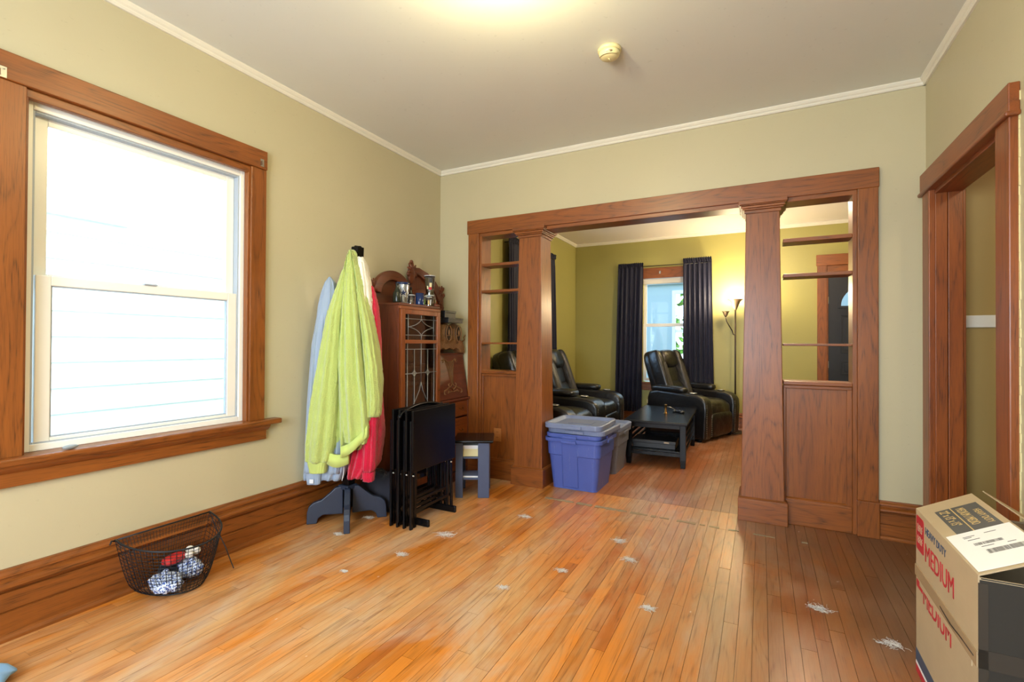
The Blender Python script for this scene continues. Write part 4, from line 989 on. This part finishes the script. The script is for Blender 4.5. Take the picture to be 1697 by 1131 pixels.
t = empty('pebble', (-2.678,0.985,0.7375), R(10), 'smooth grey oval stone on the left window sill', 'stone'); 
MB().sell((0,0,0.010),(0.016,0.030,0.010),1,1).build('body','stone',t)
t = empty('garment', (-2.41,0.585,0), 0, 'pale blue denim garment heaped on the floor at the lower left corner', 'clothing')
b = MB(); rg = []; 
for i in range(14):
    a = -PI/2+PI*i/13; ca = max(0.03, math.cos(a)); rg.append([Vector((0.13*ca*math.cos(2*PI*k/40)*(1+0.12*math.sin(10*PI*k/40*2+a*3)), 0.14*ca*math.sin(2*PI*k/40)*(1+0.10*math.sin(6*PI*k/20)), 0.030*(1+math.sin(a))*(1+0.25*math.sin(8*PI*k/20+a*2)*ca))) for k in range(40)])
b.rings(rg).build('body','blue_cloth',t)
MB().tube([(-0.09,0.03,0.062),(-0.02,0.05,0.064),(0.05,0.02,0.058),(0.09,-0.04,0.05)],0.004,6).build('seam','thread',t)

# ------------------------------------------------------------------ moving box (right foreground)
BX = empty('moving_box', (0.513,1.712,0), R(-0.3), 'large brown moving box with red MEDIUM lettering and shipping label, by the doorway', 'box')
# local: x 0..0.33, y 0..0.587 ; lower box to 0.385 and upper box to 0.60
BH, BL, BW = 0.600, 0.590, 0.330
b = MB()
b.box(0,0.004,0,BL,0,BH).box(BW-0.004,BW,0,BL,0,BH).box(0.004,BW-0.004,BL-0.004,BL,0,BH).box(0.004,BW-0.004,0.004,BL-0.004,0,0.006)
b.build('carton_wall','card',BX,0.0015)
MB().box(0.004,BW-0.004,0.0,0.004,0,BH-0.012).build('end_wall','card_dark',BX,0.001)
MB().box(0.0,BW,-0.0005,0.0045,BH-0.012,BH-0.006).build('cut_edge','card',BX)
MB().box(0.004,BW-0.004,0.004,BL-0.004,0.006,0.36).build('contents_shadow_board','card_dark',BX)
# top flap, tilted up away from the room
th = math.atan2(0.078, 0.155)
fl_m = Matrix.Translation((0,0,BH)) @ Matrix.Rotation(-th,4,'Y')
def flap_pt(x_, y_, z_): return fl_m @ Vector((x_, y_, z_))
b = MB(); b.M = fl_m; b.box(0,0.176,0.0,BL,-0.004,0.0); flp = b.build('top_flap','card',BX,0.001)
b = MB(); b.M = Matrix.Translation((BW,0,BH))@Matrix.Rotation(R(33),4,'Y'); b.box(-0.170,0,0.0,BL,-0.004,0.0); b.build('top_flap','card',BX,0.001)
b = MB(); b.M = Matrix.Translation((0,BL,BH-0.006))@Matrix.Rotation(R(6),4,'X'); b.box(0.006,BW-0.006,-0.16,-0.005,-0.004,0.0); b.build('end_flap','card',BX)
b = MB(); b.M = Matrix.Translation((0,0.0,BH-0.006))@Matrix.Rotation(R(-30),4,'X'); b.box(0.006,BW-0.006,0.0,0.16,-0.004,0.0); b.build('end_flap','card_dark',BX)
MB().box(0.0,0.10,-0.0022,-0.0002,0.355,0.405).build('tape_band','tape_dark',BX); MB().box(0.0,0.02,-0.0022,-0.0002,0.02,BH-0.02).build('tape_band','tape_dark',BX)
# printing on the side (face looks toward -x; reading direction -y)
def side_m(y, z, dx=-0.0008): return Matrix(((0,0,-1,dx),(-1,0,0,y),(0,1,0,z),(0,0,0,1)))
text('MEDIUM', 0.092, 'ink_red', BX, side_m(0.475,0.450), 'lettering', sx=0.86)
text('HEAVY DUTY', 0.036, 'ink_navy', BX, side_m(0.470,0.545), 'lettering', sx=1.0)
b = MB(); rr = 0.012; pts = []
for cx_, cz_, a0 in ((0.574,0.570,0),(0.506,0.570,90),(0.506,0.470,180),(0.574,0.470,270)):
    pts += [(cx_+rr*math.cos(R(a0+k*30)), cz_+rr*math.sin(R(a0+k*30))) for k in range(4)]
b.prism(pts, lambda p, t: Vector((t,p[0]-0.006,p[1])), -0.0010, 0); b.build('print','ink_red',BX)
b = MB()
for zz in (0.528,0.486):
    for i in range(4):
        ya_ = 0.560-i*0.0155; b.box(-0.0018,-0.0010,ya_-0.003,ya_,zz,zz+0.026).box(-0.0018,-0.0010,ya_-0.010,ya_,zz+(0.023 if i%2 else 0.0),zz+(0.026 if i%2 else 0.003)); b.box(-0.0018,-0.0010,ya_-0.010,ya_-0.003,zz+0.012,zz+0.015)
tag(b.build('print','card',BX), kind='stuff')
# seam, second half-hidden print, tape
MB().box(-0.0035,0,0.0,BL,0.355,0.395).build('tape_band','tape',BX)
MB().box(-0.0012,0,0.0,BL,0.388,0.390).build('seam','carved_dark',BX)
text('MEDIUM', 0.092, 'ink_red', BX, side_m(0.500,0.290), 'lettering', sx=0.86)
MB().box(-0.0024,0,0.04,0.535,0.335,0.362).build('tape_band','card',BX)
b = MB().box(-0.0010,0,0.505,0.578,0.318,0.345); b.build('print','ink_red',BX)
MB().box(-0.0010,0,0,BL,0.040,0.085).build('print','ink_navy',BX); MB().box(-0.0010,0,0,BL,0.0,0.026).build('print','ink_red',BX); MB().box(-0.0008,0,0,BL,0.027,0.038).build('print','paper',BX)
MB().tube([(-0.003,0.30,0.372),(-0.005,0.2,0.366),(-0.004,0.12,0.372),(-0.003,0.02,0.374)],0.002,5).build('torn_edge','carved_dark',BX)
# printing on the flap (reading -y, up = +x along the flap)
def flap_txt(x_, y_): return fl_m @ Matrix(((0,1,0,x_),(-1,0,0,y_),(0,0,1,0.0008),(0,0,0,1)))
b = MB(); b.M = fl_m; b.box(0.036,0.158,0.245,0.500,0,0.0006).build('print','ink_slate',flp)
b = MB(); b.M = fl_m; b.box(0.080,0.083,0.245,0.500,0.0006,0.0012).build('print','ink_gold',flp)
text('22" x 13" x 15"', 0.036, 'ink_gold', flp, flap_txt(0.046,0.487), 'lettering', 0.0003, sx=0.66)
text('MEDIUM / MEDIO', 0.034, 'ink_gold', flp, flap_txt(0.092,0.480), 'lettering', 0.0003, sx=0.62)
text('HEAVY DUTY', 0.026, 'ink_gold', flp, flap_txt(0.130,0.440), 'lettering', 0.0003, sx=0.85)
b = MB(); b.M = fl_m; b.box(0.006,0.170,0.012,0.272,0.0012,0.0022); lab = b.build('shipping_label','paper',BX)
b = MB(); b.M = fl_m; random.seed(9)
def barcode(x0, x1, y0, y1, n):
    x_ = x0
    while x_ < x1:
        w_ = random.choice((0.0008,0.0016,0.0024)); b.box(x_,x_+w_,y0,y1,0.0022,0.0026); x_ += w_+random.choice((0.0008,0.0014))
barcode(0.050,0.118,0.165,0.182,20); barcode(0.062,0.150,0.100,0.128,30)
for (x_, y_, w_) in ((0.040,0.235,0.03),(0.040,0.226,0.02),(0.045,0.208,0.03),(0.095,0.238,0.03),(0.060,0.150,0.03),(0.12,0.145,0.02)): b.box(x_,x_+w_,y_,y_+0.003,0.0022,0.0026)
tag(b.build('label_print','ink',lab), kind='stuff')
b = MB()
for i in range(9): b.tube([(0.24+0.055*math.cos(a)*(1-i*0.1), -0.0015, 0.44+0.055*math.sin(a)*(1-i*0.1)) for a in [2*PI*k/24 for k in range(24)]],0.0009,4,True)
b.build('print','ink_gold',BX)

# ------------------------------------------------------------------ storage totes
def rrect(hx, hy, r, n=5):
    pts = []
    for cx_, cy_, a0 in ((hx-r,hy-r,0),(-hx+r,hy-r,90),(-hx+r,-hy+r,180),(hx-r,-hy+r,270)):
        pts += [(cx_+r*math.cos(R(a0+90*k/n)), cy_+r*math.sin(R(a0+90*k/n))) for k in range(n+1)]
    return pts
def lay(hx, hy, r, z): return [Vector((p[0],p[1],z)) for p in rrect(hx,hy,r)]
def tote_body(t, mat, h_, hx, hy, z0=0.0, rim=True, panels=True):
    k = 0.035
    o_ = [lay(hx-k,hy-k,0.04,z0), lay(hx-k-0.001,hy-k-0.001,0.04,z0+0.01), lay(hx-0.008,hy-0.008,0.05,z0+h_*0.66), lay(hx,hy,0.05,z0+h_*0.67), lay(hx+0.004,hy+0.004,0.05,z0+h_-0.03),
          lay(hx+0.020,hy+0.020,0.055,z0+h_-0.03), lay(hx+0.022,hy+0.022,0.055,z0+h_), lay(hx+0.004,hy+0.004,0.05,z0+h_), lay(hx-0.004,hy-0.004,0.05,z0+h_-0.02), lay(hx-k-0.004,hy-k-0.004,0.04,z0+0.012)]
    MB().rings(o_, True, False).build('body', mat, t, 0.002, smooth=False)
    if panels:
        for sgn in (-1,):
            b = MB(); b.rings([[(x_,-hy+0.030-0.0,z0+0.02) for x_ in (-0.095,)]+[(0.045,-hy+0.030,z0+0.02),(0.045,-hy-0.006,z0+h_-0.035),(-0.095,-hy-0.006,z0+h_-0.035)],[(-0.085,-hy+0.023,z0+0.02),(0.038,-hy+0.023,z0+0.02),(0.038,-hy-0.012,z0+h_-0.035),(-0.085,-hy-0.012,z0+h_-0.035)]], True, False)
            b.build('front_rib', mat, t, 0.003)
    MB().box(-0.085,0.040,-hy-0.034,-hy-0.018,z0+h_-0.036,z0+h_-0.012).build('handle', mat, t, 0.004)
    MB().box(hx+0.016,hx+0.030,-0.07,0.07,z0+h_-0.036,z0+h_-0.012).build('handle', mat, t, 0.004)
def tote_lid(t, mat, hx, hy, z0, dx=0, dy=0, rot=0, label=True):
    b = MB(); b.M = Matrix.Translation((dx,dy,0))@Matrix.Rotation(rot,4,'Z')
    b.rings([lay(hx+0.024,hy+0.024,0.06,z0), lay(hx+0.026,hy+0.026,0.06,z0+0.035), lay(hx+0.020,hy+0.020,0.055,z0+0.042), lay(hx+0.002,hy+0.002,0.05,z0+0.042), lay(hx-0.022,hy-0.022,0.05,z0+0.016), lay(hx-0.055,hy-0.055,0.04,z0+0.022)], True, False)
    l_ = b.build('lid', mat, t, 0.002)
    b = MB(); b.M = Matrix.Translation((dx,dy,0))@Matrix.Rotation(rot,4,'Z'); b.box(-0.075,0.085,-hy-0.038,-hy-0.02,z0+0.002,z0+0.030).build('lid_latch', mat, l_, 0.004)
    b = MB(); b.M = Matrix.Translation((dx,dy,0))@Matrix.Rotation(rot,4,'Z'); b.box(-0.09,0.11,-0.08,0.09,z0+0.022,z0+0.027).build('raised_plaque', mat, l_, 0.003)
    return l_
TX, TY = -1.372, 3.975
t = empty('storage_tote', (TX,TY,0), 0, 'large blue plastic storage tote beside the left column', 'tote', 'stacked storage totes')
tote_body(t, 'tote_blue', 0.425, 0.228, 0.232)
t = empty('storage_tote', (TX,TY,0.060), 0, 'blue tote nested inside the large one with only its rim showing under the lids', 'tote', 'stacked storage totes')
tote_body(t, 'tote_blue', 0.402, 0.218, 0.222, panels=False)
t = empty('tote_lid', (TX+0.018,TY+0.035,0.4635), R(-2), 'grey blue tote lid askew under the top lid', 'lid', 'stacked storage totes'); tote_lid(t, 'tote_lid', 0.225, 0.232, 0)
t = empty('tote_lid', (TX-0.004,TY-0.005,0.507), R(1), 'grey blue tote lid lying topmost on the stacked totes', 'lid', 'stacked storage totes'); tote_lid(t, 'tote_lid', 0.224, 0.230, 0)
t = empty('storage_tote', (-1.372,4.575,0), 0, 'greyish tote standing behind the large blue one by the coffee table', 'tote', 'stacked storage totes')
tote_body(t, 'tote_grey', 0.40, 0.215, 0.215, panels=False); tote_lid(t, 'tote_lid', 0.215, 0.215, 0.402)

# ------------------------------------------------------------------ coffee table
CT = empty('coffee_table', (-0.955,5.50,0), R(2.5), 'black wooden coffee table with slatted lower shelf in front of the recliner', 'coffee table')
hx, hy, H = 0.305, 0.625, 0.445
MB().box(-hx,hx,-hy,hy,H-0.028,H).build('table_top','black_wood',CT,0.005)
for sx in (-1,1):
    for sy in (-1,1):
        x_, y_ = sx*(hx-0.045), sy*(hy-0.045)
        MB().rings([[(x_+i*w_,y_+j*w_,z) for i, j in ((-1,-1),(1,-1),(1,1),(-1,1))] for z, w_ in ((0,0.022),(0.08,0.028),(H-0.028,0.028))],True,False).build('leg','black_wood',CT,0.003)
for sx in (-1,1): MB().box(sx*(hx-0.045)-0.012,sx*(hx-0.045)+0.012,-hy+0.07,hy-0.07,H-0.088,H-0.028).build('apron','black_wood',CT,0.002)
for sy in (-1,1):
    MB().box(-hx+0.07,hx-0.07,sy*(hy-0.045)-0.012,sy*(hy-0.045)+0.012,H-0.070,H-0.028).build('apron','black_wood',CT,0.002)
    MB().box(-hx+0.07,hx-0.07,sy*(hy-0.045)-0.012,sy*(hy-0.045)+0.012,0.105,0.135).build('rail','black_wood',CT,0.002)
for sx in (-1,1):
    for z in (0.105,0.17,0.23,0.29): MB().box(sx*(hx-0.045)-0.009,sx*(hx-0.045)+0.009,-hy+0.07,hy-0.07,z,z+0.026).build('side_slat','black_wood',CT,0.002)
for i in range(9):
    y_ = -hy+0.07+i*0.124; MB().box(-hx+0.06,hx-0.06,y_,y_+0.112,0.135,0.150).build('shelf_slat','black_wood',CT,0.002)
t = empty('board_game', (-0.97,5.13,0.150), R(2.5), 'flat black box on the coffee table shelf with a small orange corner mark', 'box')
MB().box(-0.21,0.21,-0.12,0.18,0.0015,0.075).build('body','black_plastic',t,0.004); MB().box(-0.214,0.214,-0.124,0.184,0.050,0.082).build('lid','black_plastic',t,0.004)
MB().box(0.10,0.15,-0.1255,-0.1242,0.058,0.074).build('mark','cup_metal',t)
t = empty('candle_holder', (-0.93,5.50,H), 0, 'small brass cylinder with looping cable on the coffee table', 'lighter')
MB().lathe((0,0,0),[(0.026,0),(0.026,0.004),(0.013,0.008),(0.013,0.085),(0.016,0.088),(0.016,0.098),(0.012,0.10)],16).build('body','brass',t)
MB().tube([(0.012,0,0.075),(0.05,0.01,0.07),(0.09,0.03,0.045),(0.11,0.05,0.010)],0.003,6).build('cable','metal',t)
t = empty('game_controller', (-0.80,5.62,H), R(-30), 'small black controller on the coffee table by the recliner', 'controller')
b = MB().sell((0,0,0.016),(0.05,0.028,0.014),0.7,0.8).sell((-0.05,-0.02,0.014),(0.018,0.034,0.013),0.8,1).sell((0.05,-0.02,0.014),(0.018,0.034,0.013),0.8,1); b.build('body','black_plastic',t)
for x_ in (-0.02,0.02): MB().lathe((x_,0,0.028),[(0.006,0),(0.005,0.008),(0.008,0.009),(0.008,0.012)],12).build('thumbstick','black_plastic',t)

# ------------------------------------------------------------------ leather recliners
def Ry(a): return Matrix.Rotation(R(a),3,'Y')
def seat_unit(t, cy, w=0.60, sub=''):
    h_ = w/2
    MB().box(-0.36,0.40,cy-h_+0.01,cy+h_-0.01,0.03,0.27).build('seat_base','leather',t,0.02,3)
    b = MB().sell((0.09,cy,0.395),(0.36,h_*0.97,0.115),0.55,0.45,n=40,m=16).sell((0.34,cy,0.36),(0.115,h_*0.96,0.125),0.7,0.45,n=36,m=14)
    c = b.build('seat_cushion','leather',t)
    b = MB(); 
    for k in (-0.3,0.3): b.tube([(0.0+0.05*i,cy+k*h_*(1.0+0.10*i/8),0.505-0.0007*i*i+0.004) for i in range(8)],0.003,5)
    b.build('stitching','thread',c)
    MB().sell((0.425,cy,0.20),(0.045,h_*0.96,0.155),0.5,0.4,n=32,m=12).build('footrest','leather',t)
    q = Ry(-19)
    def bk(x_, y_, z_): return Vector((-0.175,cy,0.41))+q@Vector((x_, y_, z_))
    MB().sell(bk(-0.09,0,0.34),(0.075,h_*1.02,0.43),0.35,0.45,q,36,16).build('back_shell','leather',t)
    cb = MB().sell(bk(0.0,0,0.14),(0.085,h_*0.60,0.17),0.6,0.45,q,32,14).sell(bk(-0.005,0,0.40),(0.075,h_*0.56,0.15),0.6,0.45,q,32,14).build('backrest','leather',t)
    MB().sell(bk(0.018,0,0.61),(0.105,h_*0.58,0.135),0.65,0.5,q,32,14).build('headrest','leather',cb)
    for s_ in (-1,1):
        bl = MB().sell(bk(0.020,s_*h_*0.80,0.34),(0.105,h_*0.24,0.40),0.45,0.6,q,24,16).build('side_bolster','leather',t)
        qp = MB(); n = 10
        for i in range(n): pass
        qp.sell(bk(0.060,s_*h_*0.74,0.30),(0.072,h_*0.20,0.31),0.5,0.6,q,20,14).build('quilted_panel','quilt',bl)
def arm(t, y0, y1, pad=True, cup=True):
    yc = (y0+y1)/2; w_ = (y1-y0)/2
    prof = [(-0.36,0.03),(-0.36,0.50),(-0.33,0.585),(-0.22,0.61),(0.34,0.575),(0.43,0.545),(0.47,0.49),(0.48,0.40),(0.46,0.03)]
    a = MB().prism(prof[::-1], lambda p, tt: Vector((p[0], tt, p[1])), y0, y1).build('armrest','leather',t,0.035,5,smooth=True)
    if pad: MB().sell((-0.08,yc,0.622),(0.25,w_*0.95,0.045),0.55,0.5,n=36,m=12).build('arm_pad','leather',a)
    if cup:
        MB().tube([(0.26+0.042*math.cos(2*PI*i/24),yc+0.042*math.sin(2*PI*i/24),0.592) for i in range(24)],0.006,8,True).build('cup_ring','metal',a)
        MB().lathe((0.26,yc,0.584),[(0.002,0),(0.038,0),(0.040,0.006)],24).build('cup_well','black_plastic',a)
    b = MB()
    for y_ in (y0+0.02, y1-0.02):
        for i in range(16): b.sell((0.4705+0.003*math.sin(i/16*PI),y_,0.07+i*0.026),(0.004,0.003,0.006),1,1,n=6,m=4)
    b.build('stitching','thread',a)
def recliner(name, loc, rz, lb, cat, units, arms):
    t = empty(name, loc, rz, lb, cat)
    for cy, w_ in units: seat_unit(t, cy, w_)
    for y0, y1, pad, cup in arms: arm(t, y0, y1, pad, cup)
    for x_ in (-0.3,0.36):
        for y_ in (min(a[0] for a in arms)+0.06, max(a[1] for a in arms)-0.06): MB().lathe((x_,y_,0),[(0.022,0),(0.026,0.032)],12).build('foot','black_plastic',t)
    return t
# armchair: faces +x turned 20 degrees toward the camera
f_ = Vector((math.cos(R(-22)),math.sin(R(-22)),0)); l_ = Vector((-f_.y,f_.x,0)); P = Vector((-0.59,6.27,0))
o_ = P - f_*0.47 + l_*0.455
recliner('recliner', tuple(o_), R(-22), 'black leather recliner armchair with quilted side panels behind the coffee table', 'armchair', [(0,0.60)], [(-0.455,-0.29,True,True),(0.29,0.455,True,True)])
recliner('reclining_sofa', (-2.10,5.42,0), 0, 'black leather two seat reclining sofa along the left wall of the far room', 'sofa', [(-0.50,0.66),(0.50,0.66)],
    [(-1.02,-0.83,True,True),(-0.16,0.16,True,True),(0.83,1.02,True,True)])

# ------------------------------------------------------------------ curtains
def curtain(name, p0, p1, z1, z0, lb, nf=7, amp=0.028, flare=0.0, nrm=(0,-1), cat='curtain', group=None, shift=0.0):
    p0 = Vector((*p0,0)); p1 = Vector((*p1,0)); mid = (p0+p1)/2; t = empty(name, (mid.x,mid.y,z0), 0, lb, cat, group)
    d = p1-p0; nv = Vector((*nrm,0)); nu, nv_ = nf*12, 26; vs = []; rnd = random.Random(int(abs(p0.x*100))); ph = rnd.uniform(0,6)
    for j in range(nv_+1):
        v = j/nv_; z = (z1-z0)*(1-v)
        for i in range(nu+1):
            u = i/nu; uu = (u-0.5)*(1+flare*v**1.3)+0.5
            a_ = amp*(0.45+0.9*v)*(1+0.35*math.sin(u*9+ph))
            if j <= 1: a_ *= 0.7
            off = a_*math.sin(2*PI*nf*u+0.9*math.sin(3.3*u+ph)+0.5*math.sin(v*3+u*5))
            p = p0+d*uu-mid+nv*(0.045+off)+d.normalized()*(shift*v)
            ztop = z+(0.014*math.sin(2*PI*nf*u*1.7+ph) if j == 0 else 0)
            vs.append((p.x,p.y,ztop))
    fs = [(j*(nu+1)+i,j*(nu+1)+i+1,(j+1)*(nu+1)+i+1,(j+1)*(nu+1)+i) for j in range(nv_) for i in range(nu)]
    o = MB().add(vs, fs, True).build('drape','curtain',t)
    so = o.modifiers.new('thick','SOLIDIFY'); so.thickness = 0.004
    # gathered heading over the rod
    vs = []; 
    for j, (dz, an) in enumerate(((-0.05,0.010),(-0.03,0.016),(-0.015,0.008),(0.0,0.014),(0.016,0.020))):
        for i in range(nu+1):
            u = i/nu; p = p0+d*u-mid+nv*(0.050+an*math.sin(2*PI*nf*2.0*u+j*0.8)); vs.append((p.x,p.y,z1-z0+dz+(0.006*math.sin(2*PI*nf*2.3*u) if j == 4 else 0)))
    hd = MB().add(vs, [(j*(nu+1)+i,j*(nu+1)+i+1,(j+1)*(nu+1)+i+1,(j+1)*(nu+1)+i) for j in range(4) for i in range(nu)], True).build('heading','curtain',t)
    return t
curtain('curtain', (-1.985,YF-0.035), (-1.60,YF-0.035), 2.44, 0.17, 'dark navy curtain left of the far window, reaching near the floor', 6, 0.024, 0.06, shift=-0.035, group='navy curtains of the far window')
curtain('curtain', (-1.02,YF-0.035), (-0.63,YF-0.035), 2.46, 0.17, 'dark navy curtain right of the far window, behind the recliner', 6, 0.024, 0.10, shift=0.02, group='navy curtains of the far window')
curtain('curtain', (XL+0.03,5.02), (XL+0.03,5.42), 2.47, 0.25, 'dark navy curtain on the side wall, seen through the left shelf bay', 6, 0.022, 0.02, (1,0))
curtain('curtain', (XL+0.03,6.20), (XL+0.03,6.47), 2.47, 0.25, 'dark navy curtain on the side wall, just right of the left column', 5, 0.022, 0.15, (1,0), shift=0.07)
t = empty('curtain_rod', (-1.31,YF-0.080,2.395), 0, 'thin dark curtain rod across the far window', 'curtain rod')
MB().tube([(-0.66,0,0),(0.66,0,0)],0.006,10).build('rod','wire',t)
for s_ in (-1,1): MB().tube([(s_*0.655,0,0),(s_*0.655,0.079,0)],0.005,8).build('bracket','wire',t)
t = empty('curtain_rod', (XL+0.080,5.75,2.42), 0, 'thin dark curtain rod on the side wall above the sofa', 'curtain rod')
MB().tube([(0,-0.70,0),(0,0.70,0)],0.006,10).build('rod','wire',t)
for s_ in (-1,1): MB().tube([(0,s_*0.69,0),(-0.079,s_*0.69,0)],0.005,8).build('bracket','wire',t)

# ------------------------------------------------------------------ floor lamp
LP = empty('floor_lamp', (-0.31,7.28,0), 0, 'dark metal torchiere floor lamp with side reading lamp behind the recliner', 'floor lamp')
MB().lathe((0,0,0),[(0.13,0),(0.13,0.012),(0.10,0.022),(0.02,0.032)],32).build('base','bronze',LP)
MB().tube([(0,0,0.03),(0,0,1.70)],0.011,12).build('pole','bronze',LP)
sh = MB().lathe((0,0,0),[(0.014,1.68),(0.024,1.70),(0.040,1.74),(0.066,1.80),(0.100,1.825),(0.104,1.828),(0.098,1.824),(0.060,1.80),(0.036,1.745),(0.016,1.71)],36).build('lamp_shade','cup_metal',LP)
MB().lathe((0,0,0),[(0.012,1.74),(0.028,1.77),(0.026,1.81),(0.008,1.83)],16).build('bulb','bulb',sh)
MB().tube([(0,0,1.34),(-0.025,0,1.345),(-0.04,0,1.40),(-0.075,-0.02,1.46),(-0.11,-0.03,1.53),(-0.12,-0.03,1.60)],0.007,8).build('reading_arm','bronze',LP)
rs = MB().lathe((-0.12,-0.03,0),[(0.010,1.59),(0.024,1.61),(0.040,1.655),(0.056,1.665),(0.052,1.662),(0.034,1.65),(0.012,1.615)],28,True,Matrix.Identity(3)).build('lamp_shade','cup_metal',LP)
MB().lathe((-0.12,-0.03,0),[(0.010,1.625),(0.020,1.64),(0.018,1.655),(0.005,1.668)],14).build('bulb','bulb',rs)

# ------------------------------------------------------------------ outlets, cords, fluff
def outlet(nm, loc, nrm, mat, lb):
    t = empty(nm, loc, 0, lb, 'outlet')
    MB().box(-0.036,0.036,-0.005,0,-0.058,0.058).build('plate',mat,t,0.002)
    for z in (-0.024,0.024):
        f = MB().box(-0.017,0.017,-0.008,-0.004,z-0.014,z+0.014).build('socket',mat,t,0.003)
        MB().box(-0.008,-0.005,-0.0086,-0.0078,z-0.003,z+0.008).box(0.005,0.008,-0.0086,-0.0078,z-0.003,z+0.008).build('slot','dark_hole',f)
outlet('wall_outlet', (-2.09,3.774,0.39), 'y', 'outlet', 'wood coloured outlet cover on the left panel behind the stool')
outlet('wall_outlet', (-1.52,YF-0.001,0.30), 'y', 'ivory', 'ivory outlet under the far window with a plug in it')
t = empty('charger', (-1.52,YF-0.045,0.275), 0, 'black plug and cord in the outlet under the far window', 'plug')
MB().box(-0.022,0.022,-0.02,0.034,-0.03,0.03).build('body','black_plastic',t,0.004); MB().tube([(0,-0.01,-0.03),(0.01,-0.02,-0.12),(-0.03,-0.03,-0.22),(-0.12,-0.04,-0.271)],0.004,6).build('cord','black_plastic',t)

FL = [(-1.751,2.507,1.5,'near the front feet of the tray tables, the largest tuft'),(-1.819,2.159,0.9,'left of the largest tuft, toward the camera'),(-1.45,3.03,1.1,'on the boards in front of the left column'),
      (-0.767,2.93,1.2,'mid floor, below the putty strip end'),(-0.654,2.70,1.1,'just nearer than the mid-floor tuft'),(-0.941,2.404,0.8,'in the centre of the floor, a thin wisp'),
      (-1.132,2.103,0.7,'below the centre wisp, toward the camera'),(-0.453,2.248,0.9,'right of the centre wisp'),(0.24,2.61,1.2,'in front of the right panel, a curved pale wisp'),
      (0.468,2.44,1.1,'against the bottom of the moving box'),(-2.36,2.20,0.8,'around the front foot of the coat stand'),(-2.40,2.50,0.9,'under the right foot of the coat stand'),(-1.95,1.86,0.5,'near the left edge of the boards by the basket')]
for i, (x_, y_, s_, lb) in enumerate(FL):
    t = empty('dust_tuft', (x_,y_,0.0), 0, 'small pale tuft of fluff '+lb, 'fluff', 'pale fluff tufts on the floor'); rnd = random.Random(i+40); b = MB()
    for k in range(85):
        r0 = rnd.random()**1.0*0.026*s_; a = rnd.uniform(0,2*PI); c = Vector((r0*math.cos(a)*1.6, r0*math.sin(a), 0.0015+rnd.random()*0.007*s_)); pts = [c]
        dr_ = rnd.uniform(0,2*PI)
        for m_ in range(4): dr_ += rnd.uniform(-1.2,1.2); c = c+Vector((math.cos(dr_),math.sin(dr_),rnd.uniform(-0.12,0.12)))*0.006*s_; c.z = max(0.001,c.z); pts.append(c)
        b.tube(pts, 0.0008, 3, caps=False)
    b.build('fibres','fluff',t)

for o in bpy.data.objects:
    if o.name.startswith('stitching'): o['kind'] = 'stuff'
